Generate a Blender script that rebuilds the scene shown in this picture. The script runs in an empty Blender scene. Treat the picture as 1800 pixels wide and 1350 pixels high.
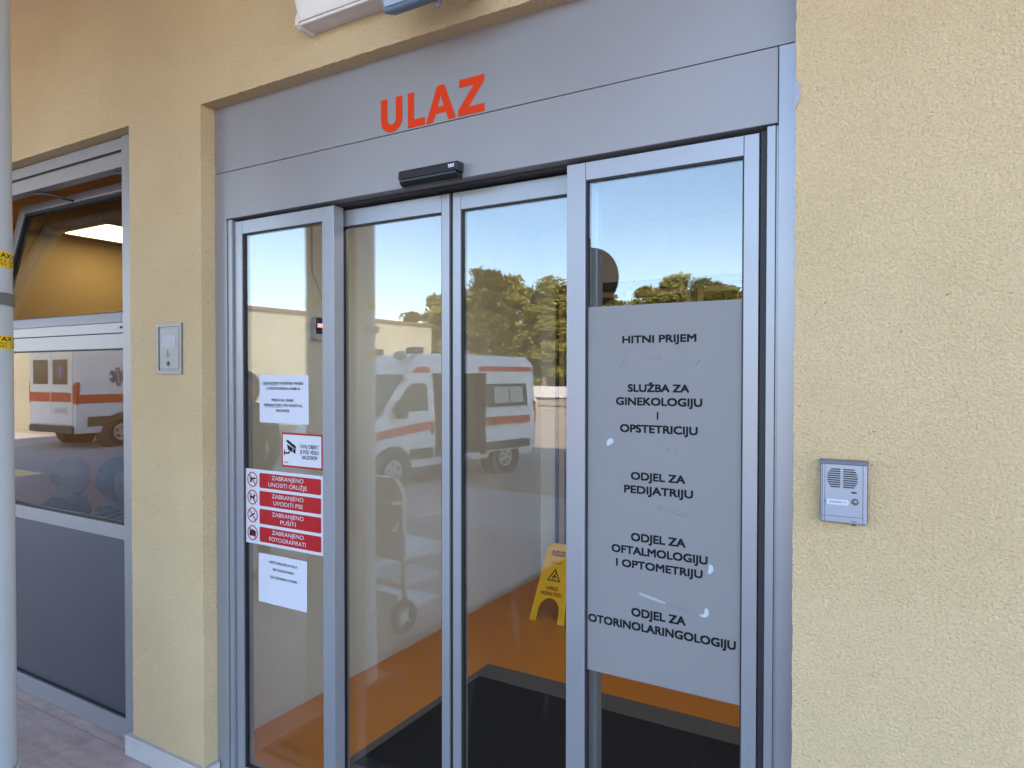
import bpy, bmesh, math, random
from mathutils import Vector, Matrix
R = math.radians
scene = bpy.context.scene
COL = scene.collection
random.seed(7)

# ------------------------------------------------------------------ camera
cam_d = bpy.data.cameras.new("camera")
cam = bpy.data.objects.new("camera", cam_d); COL.objects.link(cam)
cam_d.sensor_fit = 'HORIZONTAL'; cam_d.sensor_width = 36.0
cam_d.lens = 1202.7 / 1800 * 36
cam_d.clip_start = 0.02; cam_d.clip_end = 2000
def cam_matrix(yaw, pitch, roll, loc):
    f = Vector((-math.sin(yaw), math.cos(yaw), 0)); r = Vector((math.cos(yaw), math.sin(yaw), 0)); d = Vector((0, 0, -1))
    f2 = math.cos(pitch) * f + math.sin(pitch) * d; d2 = math.cos(pitch) * d - math.sin(pitch) * f
    r3 = math.cos(roll) * r + math.sin(roll) * d2; d3 = math.cos(roll) * d2 - math.sin(roll) * r
    m = Matrix((r3, -d3, -f2)).transposed().to_4x4(); m.translation = loc
    return m
cam.matrix_world = cam_matrix(0.53164, 0.01458, -0.00082, Vector((0, -1.65, 1.60)))
scene.camera = cam

# ------------------------------------------------------------------ sky, sun, exposure
SUN_EL, SUN_AZ = 33, 32          # the sun stands behind the hospital; azimuth clockwise from +y
world = bpy.data.worlds.new("World"); scene.world = world; world.use_nodes = True
nt = world.node_tree; bg = nt.nodes['Background']
sky = nt.nodes.new('ShaderNodeTexSky'); sky.sky_type = 'NISHITA'; sky.sun_disc = False
sky.sun_elevation = R(SUN_EL); sky.sun_rotation = R(SUN_AZ)
sky.air_density = 1.0; sky.dust_density = 0.9; sky.ozone_density = 2.0; sky.altitude = 10
nt.links.new(sky.outputs[0], bg.inputs[0]); bg.inputs[1].default_value = 0.15
sl = bpy.data.lights.new("sun", 'SUN'); sun = bpy.data.objects.new("sun", sl); COL.objects.link(sun)
sl.energy = 4.5; sl.angle = R(0.5); sl.color = (1.0, 0.86, 0.66)
sd = Vector((math.sin(R(SUN_AZ)) * math.cos(R(SUN_EL)), math.cos(R(SUN_AZ)) * math.cos(R(SUN_EL)), math.sin(R(SUN_EL))))
sun.rotation_euler = sd.to_track_quat('Z', 'Y').to_euler(); sun.location = (0, 20, 20)
vs = scene.view_settings
scene.display_settings.display_device = 'sRGB'
vs.view_transform = 'Standard'; vs.look = 'None'; vs.gamma = 1; vs.use_curve_mapping = False
vs.exposure = 2.95
scene.render.engine = 'CYCLES'
scene.cycles.use_denoising = True
scene.cycles.max_bounces = 10; scene.cycles.transparent_max_bounces = 24
scene.cycles.sample_clamp_indirect = 6

# ------------------------------------------------------------------ helpers
def lin(r, g, b):
    return tuple(((c / 255) / 12.92 if c / 255 <= 0.04045 else ((c / 255 + 0.055) / 1.055) ** 2.4) for c in (r, g, b)) + (1,)

def mat(name, col, rough=0.5, metal=0.0, var=0.0, vscale=3.0, bump=0.0, bscale=80.0, bdist=0.002, spec=0.5, emit=None, estr=0, rvar=0.0):
    m = bpy.data.materials.new(name); m.use_nodes = True
    n = m.node_tree.nodes; l = m.node_tree.links; p = n['Principled BSDF']
    c = col if len(col) == 4 else tuple(col) + (1,)
    p.inputs['Base Color'].default_value = c; p.inputs['Roughness'].default_value = rough
    p.inputs['Metallic'].default_value = metal; p.inputs['Specular IOR Level'].default_value = spec
    tc = n.new('ShaderNodeTexCoord')
    if var or rvar:
        t = n.new('ShaderNodeTexNoise'); t.inputs['Scale'].default_value = vscale; t.inputs['Detail'].default_value = 6; t.inputs['Roughness'].default_value = 0.6
        l.new(tc.outputs['Object'], t.inputs['Vector'])
        if var:
            hs = n.new('ShaderNodeMixRGB'); hs.blend_type = 'MIX'
            hs.inputs[1].default_value = tuple(x * (1 - var) for x in c[:3]) + (1,)
            hs.inputs[2].default_value = tuple(min(1, x * (1 + var)) for x in c[:3]) + (1,)
            l.new(t.outputs['Fac'], hs.inputs[0]); l.new(hs.outputs[0], p.inputs['Base Color'])
        if rvar:
            mr = n.new('ShaderNodeMapRange'); mr.inputs['To Min'].default_value = max(0, rough - rvar); mr.inputs['To Max'].default_value = rough + rvar
            l.new(t.outputs['Fac'], mr.inputs['Value']); l.new(mr.outputs[0], p.inputs['Roughness'])
    if bump:
        t2 = n.new('ShaderNodeTexNoise'); t2.inputs['Scale'].default_value = bscale; t2.inputs['Detail'].default_value = 4
        b = n.new('ShaderNodeBump'); b.inputs['Strength'].default_value = bump; b.inputs['Distance'].default_value = bdist
        l.new(tc.outputs['Object'], t2.inputs['Vector']); l.new(t2.outputs['Fac'], b.inputs['Height']); l.new(b.outputs[0], p.inputs['Normal'])
    if emit:
        p.inputs['Emission Color'].default_value = emit; p.inputs['Emission Strength'].default_value = estr
    return m

def stucco(name, col, scale=1.0, strength=0.95):
    m = bpy.data.materials.new(name); m.use_nodes = True
    n = m.node_tree.nodes; l = m.node_tree.links; p = n['Principled BSDF']; p.inputs['Roughness'].default_value = 0.92
    p.inputs['Specular IOR Level'].default_value = 0.2
    tc = n.new('ShaderNodeTexCoord')
    def noise(s, d, r, dist=0):
        t = n.new('ShaderNodeTexNoise'); t.inputs['Scale'].default_value = s; t.inputs['Detail'].default_value = d
        t.inputs['Roughness'].default_value = r; t.inputs['Distortion'].default_value = dist
        l.new(tc.outputs['Object'], t.inputs['Vector']); return t
    a = noise(160 * scale, 3, 0.62, 0.4); b = noise(400 * scale, 2, 0.6, 0.2); big = noise(1.1, 5, 0.6); spk = noise(60, 2, 0.6)
    add = n.new('ShaderNodeMath'); add.operation = 'MULTIPLY_ADD'; add.inputs[1].default_value = 0.45
    l.new(b.outputs['Fac'], add.inputs[0]); l.new(a.outputs['Fac'], add.inputs[2])
    bp = n.new('ShaderNodeBump'); bp.inputs['Strength'].default_value = strength; bp.inputs['Distance'].default_value = 0.0085
    l.new(add.outputs[0], bp.inputs['Height']); l.new(bp.outputs[0], p.inputs['Normal'])
    # hollows of the render coat coloured darker: lodged dirt plus painted-in crease shade
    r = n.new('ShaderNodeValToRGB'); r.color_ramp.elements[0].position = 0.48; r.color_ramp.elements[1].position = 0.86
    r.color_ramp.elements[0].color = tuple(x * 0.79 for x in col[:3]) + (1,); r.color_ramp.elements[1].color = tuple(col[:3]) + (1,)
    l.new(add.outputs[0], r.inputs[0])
    rb = n.new('ShaderNodeValToRGB'); rb.color_ramp.elements[0].position = 0.3; rb.color_ramp.elements[1].position = 0.7
    rb.color_ramp.elements[0].color = (0.86, 0.83, 0.78, 1); rb.color_ramp.elements[1].color = (1, 1, 1, 1); l.new(big.outputs['Fac'], rb.inputs[0])
    rs = n.new('ShaderNodeValToRGB'); rs.color_ramp.elements[0].position = 0.25; rs.color_ramp.elements[1].position = 0.29
    rs.color_ramp.elements[0].color = (0.45, 0.38, 0.3, 1); rs.color_ramp.elements[1].color = (1, 1, 1, 1); l.new(spk.outputs['Fac'], rs.inputs[0])
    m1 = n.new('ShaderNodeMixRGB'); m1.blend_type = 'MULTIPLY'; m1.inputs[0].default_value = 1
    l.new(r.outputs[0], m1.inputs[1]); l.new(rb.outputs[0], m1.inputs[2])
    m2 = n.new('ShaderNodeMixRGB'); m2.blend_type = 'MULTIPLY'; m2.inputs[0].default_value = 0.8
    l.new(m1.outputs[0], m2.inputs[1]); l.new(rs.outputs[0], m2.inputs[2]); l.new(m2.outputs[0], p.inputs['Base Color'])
    return m

def glass(name, tint=(0.94, 0.965, 0.95), f0=0.06, smear=0.0):
    m = bpy.data.materials.new(name); m.use_nodes = True
    n = m.node_tree.nodes; l = m.node_tree.links; n.remove(n['Principled BSDF']); out = n['Material Output']
    tr = n.new('ShaderNodeBsdfTransparent'); tr.inputs[0].default_value = tuple(tint) + (1,)
    gl = n.new('ShaderNodeBsdfGlossy'); gl.inputs['Roughness'].default_value = 0.0; gl.inputs[0].default_value = (1, 1, 1, 1)
    lw = n.new('ShaderNodeLayerWeight'); lw.inputs[0].default_value = 0.5
    pw = n.new('ShaderNodeMath'); pw.operation = 'POWER'; pw.inputs[1].default_value = 5; l.new(lw.outputs['Facing'], pw.inputs[0])
    ma = n.new('ShaderNodeMath'); ma.operation = 'MULTIPLY_ADD'; ma.inputs[1].default_value = 1 - f0; ma.inputs[2].default_value = f0
    l.new(pw.outputs[0], ma.inputs[0])
    mx = n.new('ShaderNodeMixShader'); l.new(ma.outputs[0], mx.inputs[0]); l.new(tr.outputs[0], mx.inputs[1]); l.new(gl.outputs[0], mx.inputs[2])
    # real panes are never quite flat
    tc = n.new('ShaderNodeTexCoord'); t = n.new('ShaderNodeTexNoise'); t.inputs['Scale'].default_value = 1.6; t.inputs['Detail'].default_value = 1
    b = n.new('ShaderNodeBump'); b.inputs['Strength'].default_value = 0.05; b.inputs['Distance'].default_value = 0.01
    l.new(tc.outputs['Object'], t.inputs['Vector']); l.new(t.outputs['Fac'], b.inputs['Height']); l.new(b.outputs[0], gl.inputs['Normal'])
    if smear:
        df = n.new('ShaderNodeBsdfDiffuse'); df.inputs[0].default_value = (0.6, 0.6, 0.58, 1)
        t3 = n.new('ShaderNodeTexNoise'); t3.inputs['Scale'].default_value = 5; t3.inputs['Detail'].default_value = 5
        mp = n.new('ShaderNodeMapping'); mp.inputs['Rotation'].default_value = (0, 0.6, 0); mp.inputs['Scale'].default_value = (4, 1, 0.6)
        l.new(tc.outputs['Object'], mp.inputs['Vector']); l.new(mp.outputs[0], t3.inputs['Vector'])
        rp = n.new('ShaderNodeMapRange'); rp.inputs['From Min'].default_value = 0.62; rp.inputs['From Max'].default_value = 0.8
        rp.inputs['To Min'].default_value = 0.0; rp.inputs['To Max'].default_value = smear
        l.new(t3.outputs['Fac'], rp.inputs['Value'])
        m2 = n.new('ShaderNodeMixShader'); l.new(rp.outputs[0], m2.inputs[0]); l.new(mx.outputs[0], m2.inputs[1]); l.new(df.outputs[0], m2.inputs[2])
        l.new(m2.outputs[0], out.inputs[0])
    else:
        l.new(mx.outputs[0], out.inputs[0])
    return m

class MB:
    """collects shapes, then links them as ONE mesh object"""
    def __init__(s): s.v = []; s.f = []; s.m = []; s.cur = 0
    def add(s, verts, faces, mi=None):
        o = len(s.v); s.v += [tuple(v) for v in verts]
        s.f += [tuple(i + o for i in f) for f in faces]; s.m += [s.cur if mi is None else mi] * len(faces); return s
    def box(s, x0, x1, y0, y1, z0, z1, M=None, mi=None):
        v = [(x0, y0, z0), (x1, y0, z0), (x1, y1, z0), (x0, y1, z0), (x0, y0, z1), (x1, y0, z1), (x1, y1, z1), (x0, y1, z1)]
        if M is not None: v = [tuple(M @ Vector(p)) for p in v]
        return s.add(v, [(0, 3, 2, 1), (4, 5, 6, 7), (0, 1, 5, 4), (1, 2, 6, 5), (2, 3, 7, 6), (3, 0, 4, 7)], mi)
    def cyl(s, a, b, r, r2=None, seg=16, cap=True, mi=None):
        a, b = Vector(a), Vector(b); r2 = r if r2 is None else r2; d = (b - a).normalized()
        u = d.orthogonal().normalized(); w = d.cross(u); v = []
        for c, rr in ((a, r), (b, r2)):
            v += [c + rr * (math.cos(2 * math.pi * i / seg) * u + math.sin(2 * math.pi * i / seg) * w) for i in range(seg)]
        f = [(i, (i + 1) % seg, seg + (i + 1) % seg, seg + i) for i in range(seg)]
        if cap: f += [tuple(range(seg - 1, -1, -1)), tuple(range(seg, 2 * seg))]
        return s.add(v, f, mi)
    def tube(s, pts, r, seg=10, mi=None):
        pts = [Vector(p) for p in pts]; rings = []
        u = None
        for i, p in enumerate(pts):
            d = ((pts[min(i + 1, len(pts) - 1)] - p).normalized() + (p - pts[max(i - 1, 0)]).normalized()).normalized()
            u = d.orthogonal().normalized() if u is None else (u - d * u.dot(d)).normalized()
            w = d.cross(u); rr = r[i] if isinstance(r, (list, tuple)) else r
            rings.append([p + rr * (math.cos(2 * math.pi * k / seg) * u + math.sin(2 * math.pi * k / seg) * w) for k in range(seg)])
        v = [q for g in rings for q in g]; f = []
        for i in range(len(rings) - 1):
            f += [(i * seg + k, i * seg + (k + 1) % seg, (i + 1) * seg + (k + 1) % seg, (i + 1) * seg + k) for k in range(seg)]
        f += [tuple(range(seg - 1, -1, -1)), tuple(range(len(v) - seg, len(v)))]
        return s.add(v, f, mi)
    def torus(s, c, ax, Rr, r, seg=28, sub=10, mi=None):
        c = Vector(c); ax = Vector(ax).normalized(); u = ax.orthogonal().normalized(); w = ax.cross(u); v = []; f = []
        for i in range(seg):
            a = 2 * math.pi * i / seg; d = math.cos(a) * u + math.sin(a) * w
            for k in range(sub):
                b = 2 * math.pi * k / sub; v.append(c + d * (Rr + r * math.cos(b)) + ax * r * math.sin(b))
        for i in range(seg):
            for k in range(sub):
                f.append((i * sub + k, ((i + 1) % seg) * sub + k, ((i + 1) % seg) * sub + (k + 1) % sub, i * sub + (k + 1) % sub))
        return s.add(v, f, mi)
    def ellipsoid(s, c, rx, ry, rz, seg=16, ring=10, mi=None):
        v = []; f = []
        for i in range(ring + 1):
            t = math.pi * i / ring
            for k in range(seg):
                a = 2 * math.pi * k / seg
                v.append((c[0] + rx * math.sin(t) * math.cos(a), c[1] + ry * math.sin(t) * math.sin(a), c[2] + rz * math.cos(t)))
        for i in range(ring):
            for k in range(seg):
                f.append((i * seg + k, (i + 1) * seg + k, (i + 1) * seg + (k + 1) % seg, i * seg + (k + 1) % seg))
        return s.add(v, f, mi)
    def shape(s, sh, fn, mi=None):
        v, f = sh; return s.add([fn(*p) for p in v], f, mi)
    def build(s, name, mats, parent=None, smooth=False, bevel=0.0, bseg=2, loc=None, auto=None):
        me = bpy.data.meshes.new(name); me.from_pydata(s.v, [], s.f); me.update()
        if not isinstance(mats, (list, tuple)): mats = [mats]
        for m in mats: me.materials.append(m)
        for p, k in zip(me.polygons, s.m): p.material_index = min(k, len(mats) - 1)
        bm = bmesh.new(); bm.from_mesh(me); bmesh.ops.recalc_face_normals(bm, faces=bm.faces); bm.to_mesh(me); bm.free()
        if smooth: me.shade_smooth()
        if auto is not None: me.shade_smooth(); me.set_sharp_from_angle(angle=R(auto))
        o = bpy.data.objects.new(name, me); COL.objects.link(o)
        if parent: o.parent = parent
        if loc: o.location = loc
        if bevel:
            b = o.modifiers.new("bevel", 'BEVEL'); b.width = bevel; b.segments = bseg; b.limit_method = 'ANGLE'; b.angle_limit = R(40)
        return o

def tag(o, label=None, cat=None, group=None, kind=None):
    if label: o["label"] = label
    if cat: o["category"] = cat
    if group: o["group"] = group
    if kind: o["kind"] = kind
    return o
def empty(name, loc, label, cat, group=None, rz=0):
    o = bpy.data.objects.new(name, None); COL.objects.link(o); o.location = loc; o.rotation_euler = (0, 0, rz)
    o.empty_display_size = 0.1
    return tag(o, label, cat, group)
def copy_tree(o, parent=None):
    c = o.copy(); COL.objects.link(c); c.parent = parent
    for ch in o.children: copy_tree(ch, c)
    return c

def curve_shape(loops, depth=0.0):
    """2-D outline with holes -> (verts, faces); z runs from -depth to +depth"""
    c = bpy.data.curves.new("tmp", 'CURVE'); c.dimensions = '2D'; c.fill_mode = 'BOTH'; c.extrude = depth
    for lp in loops:
        sp = c.splines.new('POLY'); sp.points.add(len(lp) - 1); sp.use_cyclic_u = True
        for q, (x, y) in zip(sp.points, lp): q.co = (x, y, 0, 1)
    return _eval(c)
def _eval(c):
    o = bpy.data.objects.new("tmp", c); COL.objects.link(o)
    bpy.context.view_layer.update()
    dg = bpy.context.evaluated_depsgraph_get()
    me = bpy.data.meshes.new_from_object(o.evaluated_get(dg))
    r = ([tuple(v.co) for v in me.vertices], [tuple(p.vertices) for p in me.polygons])
    bpy.data.objects.remove(o); bpy.data.curves.remove(c); bpy.data.meshes.remove(me)
    return r
_tx = {}
def text_shape(body, bold=0.0):
    k = (body, bold)
    if k not in _tx:
        c = bpy.data.curves.new("tmp", 'FONT'); c.body = body; c.size = 1; c.offset = bold; c.resolution_u = 4
        _tx[k] = _eval(c)
    return _tx[k]
_cap = {}
def put_text(mb, body, x0, x1, z0, z1, y, bold=0.0, mi=None, fn=None):
    """text whose ink spans x0..x1 and whose capitals stand from z0 to z1 on a plane facing -y"""
    v, f = text_shape(body)
    if not v: return
    if bold:        # a heavier face: the same letters struck again a hair further out, each a hair in front of the last
        d = bold * (z1 - z0) / .69; t = (z1 - z0) * .0008
        for k, (du, dw) in enumerate(((-d, -d), (-d, d), (d, -d), (d, d), (0, 0), (d, 0), (-d, 0))):
            gg = (lambda u, w, du=du, dw=dw: fn(u + du, w + dw)) if fn else (lambda u, w, du=du, dw=dw, k=k: (u + du, y - k * t, w + dw))
            put_text(mb, body, x0 + d, x1 - d, z0 + d, z1 - d, y, 0, mi, gg)
        return
    if bold not in _cap:
        hv = text_shape("H")[0]; _cap[bold] = (min(p[1] for p in hv), max(p[1] for p in hv))
    c0, c1 = _cap[bold]; a = min(p[0] for p in v); b = max(p[0] for p in v)
    sx = (x1 - x0) / (b - a); sz = (z1 - z0) / (c1 - c0)
    g = fn or (lambda u, w: (u, y, w))
    mb.add([g(x0 + (p[0] - a) * sx, z0 + (p[1] - c0) * sz) for p in v], f, mi)
def rrect(x0, x1, z0, z1, r, n=5):
    pts = []
    for cx, cz, a0 in ((x1 - r, z1 - r, 0), (x0 + r, z1 - r, 90), (x0 + r, z0 + r, 180), (x1 - r, z0 + r, 270)):
        pts += [(cx + r * math.cos(R(a0 + 90 * i / n)), cz + r * math.sin(R(a0 + 90 * i / n))) for i in range(n + 1)]
    return pts
def circ(cx, cz, r, n=28): return [(cx + r * math.cos(2 * math.pi * i / n), cz + r * math.sin(2 * math.pi * i / n)) for i in range(n)]
def front(y): return lambda u, v, w: (u, y - w, v)      # a flat shape turned to face -y, its middle at y

# ------------------------------------------------------------------ materials
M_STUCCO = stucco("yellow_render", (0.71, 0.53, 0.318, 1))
M_ALU = mat("silver_paint", (0.238, 0.222, 0.230), 0.42, 0.25, var=0.08, vscale=3, bump=0.03, bscale=900, bdist=0.0005, rvar=0.06)
M_ALU2 = mat("silver_anodised", (0.278, 0.275, 0.300), 0.34, 0.35, var=0.03, vscale=8, rvar=0.06)
M_PANEL = mat("grey_panel", (0.062, 0.061, 0.072), 0.34, 0.25, var=0.10, vscale=2, rvar=0.07)
M_BLACK = mat("black_rubber", (0.012, 0.012, 0.015), 0.6)
M_PLAST = mat("black_plastic", (0.016, 0.016, 0.022), 0.3, bump=0.03, bscale=600)
M_LENS = mat("smoked_lens", (0.008, 0.008, 0.009), 0.3, spec=.3)
M_RED = mat("red_orange_vinyl", lin(194, 48, 2), 0.6, var=0.03, spec=0.2)
M_GLASS = glass("door_glass", f0=0.066, smear=0.025)
M_GLASSW = glass("window_glass", (0.62, 0.65, 0.63), 0.05, smear=0.02)
M_FILM = mat("frosted_film", (0.235, 0.224, 0.232), 0.5, var=0.045, vscale=4, rvar=0.05)
M_INK = mat("black_vinyl", (0.010, 0.010, 0.014), 0.6, spec=0.1)
M_PAPER = mat("white_paper", (0.50, 0.50, 0.575), 0.85, var=0.03, vscale=9, bump=0.15, bscale=14, bdist=0.004)
M_WHITE = mat("white_plastic", (0.50, 0.50, 0.55), 0.4, var=0.03)
M_SRED = mat("sign_red", lin(158, 12, 22), 0.5, spec=0.3)
M_STONE = mat("pale_stone", (0.46, 0.43, 0.42), 0.55, var=0.16, vscale=14, bump=0.1, bscale=60)
M_LINO = None
M_STEEL = mat("brushed_steel", (0.20, 0.195, 0.195), 0.45, 0.5, var=0.12, vscale=30, rvar=0.1)
M_YEL = mat("yellow_plastic", lin(236, 178, 20), 0.42, var=0.05, vscale=12)
M_LOBBY = mat("lobby_paint", (0.66, 0.625, 0.58), 0.75, var=0.14, vscale=2.2, bump=0.05, bscale=40)
M_CEIL = mat("ceiling_white", (0.6, 0.56, 0.5), 0.9)
M_DARK = mat("dark_grey", (0.04, 0.04, 0.045), 0.5)

def lino():
    m = mat("orange_lino", (0.62, 0.215, 0.032), 0.36, var=0.16, vscale=7, rvar=0.08); return m
M_LINO = lino()
def carpet(name, c):
    return mat(name, c, 0.95, var=0.5, vscale=260, bump=0.6, bscale=500, bdist=0.004, spec=0.15)
M_MAT = carpet("black_carpet", (0.026, 0.024, 0.028)); M_MATB = mat("grey_rubber_edge", (0.115, 0.105, 0.115), 0.62, var=0.15, vscale=60, bump=0.2, bscale=300)

def tile_mat():
    m = bpy.data.materials.new("travertine_tile"); m.use_nodes = True
    n = m.node_tree.nodes; l = m.node_tree.links; p = n['Principled BSDF']; p.inputs['Roughness'].default_value = 0.55
    tc = n.new('ShaderNodeTexCoord'); mp = n.new('ShaderNodeMapping'); mp.inputs['Scale'].default_value = (3, 7.5, 1); mp.inputs['Rotation'].default_value = (0, 0, 0.12)
    t = n.new('ShaderNodeTexNoise'); t.inputs['Scale'].default_value = 2.2; t.inputs['Detail'].default_value = 8; t.inputs['Roughness'].default_value = 0.68
    l.new(tc.outputs['Object'], mp.inputs[0]); l.new(mp.outputs[0], t.inputs['Vector'])
    r = n.new('ShaderNodeValToRGB'); r.color_ramp.elements[0].position = 0.3; r.color_ramp.elements[1].position = 0.68
    r.color_ramp.elements[0].color = (0.38, 0.28, 0.25, 1); r.color_ramp.elements[1].color = (0.63, 0.48, 0.43, 1); l.new(t.outputs['Fac'], r.inputs[0])
    b = n.new('ShaderNodeTexBrick'); b.inputs['Scale'].default_value = 1; b.inputs['Brick Width'].default_value = 0.62; b.inputs['Row Height'].default_value = 0.31
    b.inputs['Mortar Size'].default_value = 0.0025; b.inputs['Color1'].default_value = (1, 1, 1, 1); b.inputs['Color2'].default_value = (0.9, 0.9, 0.9, 1); b.inputs['Mortar'].default_value = (0.62, 0.58, 0.55, 1)
    l.new(tc.outputs['Object'], b.inputs['Vector'])
    mx = n.new('ShaderNodeMixRGB'); mx.blend_type = 'MULTIPLY'; mx.inputs[0].default_value = 1; l.new(r.outputs[0], mx.inputs[1]); l.new(b.outputs[0], mx.inputs[2])
    l.new(mx.outputs[0], p.inputs['Base Color']); return m
M_TILE = tile_mat()

# ------------------------------------------------------------------ setting: ground
g = MB(); g.add([(-12, -3.9, 0), (9, -3.9, 0), (9, 0.28, 0), (-12, 0.28, 0)], [(0, 1, 2, 3)])
g.add([(-12, -3.9, 0), (9, -3.9, 0), (9, -3.9, -0.6), (-12, -3.9, -0.6)], [(0, 1, 2, 3)])
tag(g.build("terrace_paving", M_TILE), kind='structure')
M_CONC = mat("pale_concrete", (0.50, 0.43, 0.395), 0.85, var=0.14, vscale=1.2, bump=0.2, bscale=40, bdist=0.004)
M_ASPH = mat("worn_asphalt", (0.36, 0.295, 0.25), 0.9, var=0.2, vscale=0.8, bump=0.3, bscale=90, bdist=0.005)
def gz(x):
    t = min(1, max(0, (-11.0 - x) / 4.5)); return -.5 + .3 * t * t * (3 - 2 * t)
gx = [-400, -40, -25] + [-15.5 + .5 * i for i in range(10)] + [-10.5, 20, 400]
g = MB(); k = [x for x in gx if -40 <= x <= 20]
rows = [(-3.9, lambda x: -.02), (-6.4, lambda x: gz(x) + .01), (-8.5, lambda x: gz(x) + .01)]
g.add([(x, y, f(x)) for y, f in rows for x in k], [(r * len(k) + i, r * len(k) + i + 1, (r + 1) * len(k) + i + 1, (r + 1) * len(k) + i) for r in range(2) for i in range(len(k) - 1)])
tag(g.build("concrete_apron", M_CONC), kind='structure')
g = MB(); ys = [-8.5, -80, -600]
g.add([(x, y, gz(x)) for y in ys for x in gx], [(r * len(gx) + i, r * len(gx) + i + 1, (r + 1) * len(gx) + i + 1, (r + 1) * len(gx) + i) for r in range(2) for i in range(len(gx) - 1)])
g.add([(-400, -8.5, -.2), (-40, -8.5, -.2), (-40, 60, -.2), (-400, 60, -.2)], [(0, 1, 2, 3)])
tag(g.build("yard", M_ASPH), kind='structure')
M_YLINE = mat("yellow_road_paint", (0.55, 0.36, 0.06), 0.8, var=0.2, vscale=20)
g = MB(); z = -0.4955
def strip(p, q, w):
    p, q = Vector(p), Vector(q); d = (q - p).normalized(); k = Vector((-d.y, d.x)) * w / 2
    g.add([(*(p + k), z), (*(q + k), z), (*(q - k), z), (*(p - k), z)], [(0, 1, 2, 3)])
strip((-1.0, -8.9), (-6.4, -8.75), 0.12); strip((-6.4, -8.75), (-8.9, -10.9), 0.12)
tag(g.build("yellow_bay_line", M_YLINE), kind='structure')

# ------------------------------------------------------------------ the hospital front
hosp = empty("hospital_building", (0, 0, 0), "yellow rendered hospital front around the glass entrance door", "building")
def wall_holes(xs, zs, holes, y0, y1, jit=0.0):
    mb = MB(); idx = {}
    def inh(x, z): return any(a < x < b and c < z < d for a, b, c, d in holes)
    def edge(x, z): return any((abs(x - a) < 1e-6 or abs(x - b) < 1e-6) and c - 1e-6 <= z <= d + 1e-6 or (abs(z - c) < 1e-6 or abs(z - d) < 1e-6) and a - 1e-6 <= x <= b + 1e-6 for a, b, c, d in holes)
    def vid(i, j, s):
        k = (i, j, s)
        if k not in idx:
            x, z, y = xs[i], zs[j], (y0 if s == 0 else y1)
            if jit and s == 0 and edge(x, z):
                x += random.uniform(-jit, jit); z += random.uniform(-jit, jit); y += random.uniform(0, jit * 0.8)
            idx[k] = len(mb.v); mb.v.append((x, y, z))
        return idx[k]
    for i in range(len(xs) - 1):
        for j in range(len(zs) - 1):
            if inh((xs[i] + xs[i + 1]) / 2, (zs[j] + zs[j + 1]) / 2): continue
            mb.f.append((vid(i, j, 0), vid(i + 1, j, 0), vid(i + 1, j + 1, 0), vid(i, j + 1, 0))); mb.m.append(0)
            mb.f.append((vid(i, j, 1), vid(i, j + 1, 1), vid(i + 1, j + 1, 1), vid(i + 1, j, 1))); mb.m.append(0)
            for (a, b, nx, nz) in (((i, j), (i, j + 1), (xs[i - 1] + xs[i]) / 2 if i else None, (zs[j] + zs[j + 1]) / 2),
                                   ((i + 1, j + 1), (i + 1, j), (xs[i + 1] + xs[i + 2]) / 2 if i + 2 < len(xs) else None, (zs[j] + zs[j + 1]) / 2),
                                   ((i + 1, j), (i, j), (xs[i] + xs[i + 1]) / 2, (zs[j - 1] + zs[j]) / 2 if j else None),
                                   ((i, j + 1), (i + 1, j + 1), (xs[i] + xs[i + 1]) / 2, (zs[j + 1] + zs[j + 2]) / 2 if j + 2 < len(zs) else None)):
                if nx is None or nz is None or inh(nx, nz):
                    mb.f.append((vid(*a, 0), vid(*b, 0), vid(*b, 1), vid(*a, 1))); mb.m.append(0)
    return mb
def steps(a, b, d):
    n = max(1, round((b - a) / d)); return [a + (b - a) * i / n for i in range(n)]
WX0, WX1, WZ = -4.28, -2.812, 2.628
DX0, DX1, DZ = -2.343, -0.234, 2.621
xs = [-12.0] + steps(WX0, WX1, 0.016) + steps(WX1, DX0, 0.05) + steps(DX0, DX1, 0.016) + [DX1, 9.0]
zs = steps(0, 2.60, 0.02) + [2.60, WZ - 0.0, 3.4, 8.0] if False else sorted(set(steps(0, DZ, 0.02) + [DZ, WZ, 11.2]))
fw = wall_holes(xs, zs, [(WX0, WX1, 0, WZ), (DX0, DX1, 0, DZ)], 0.0, 0.15, 0.0014)
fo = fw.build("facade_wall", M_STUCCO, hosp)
# a patch where the plaster has broken off the corner, grey foam showing
M_FOAM = mat("grey_foam", (0.30, 0.30, 0.34), 0.95, var=0.3, vscale=60, bump=0.5, bscale=150)
sh = curve_shape([[(0, 0), (0.004, -0.012), (0.010, -0.018), (0.0085, -0.03), (0.011, -0.042), (0.007, -0.052), (0.004, -0.06), (0.0, -0.066), (-0.001, -0.02)]], 0.003)
mb = MB(); mb.shape(sh, lambda u, v, w: (DX1 + u, -0.0006 - w, 2.263 + v)); mb.build("plaster_chip", M_FOAM, hosp)
# stone plinths
mb = MB(); mb.box(-2.842, -2.322, -0.018, 0.055, 0.002, 0.087); mb.build("stone_plinth", M_STONE, hosp, bevel=0.002)
mb = MB(); mb.box(-0.222, 9, -0.018, -0.001, 0.002, 0.087); mb.build("stone_plinth", M_STONE, hosp, bevel=0.002)
mb = MB(); mb.box(-12, -4.30, -0.018, -0.001, 0.002, 0.087); mb.build("stone_plinth", M_STONE, hosp, bevel=0.002)
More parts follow.
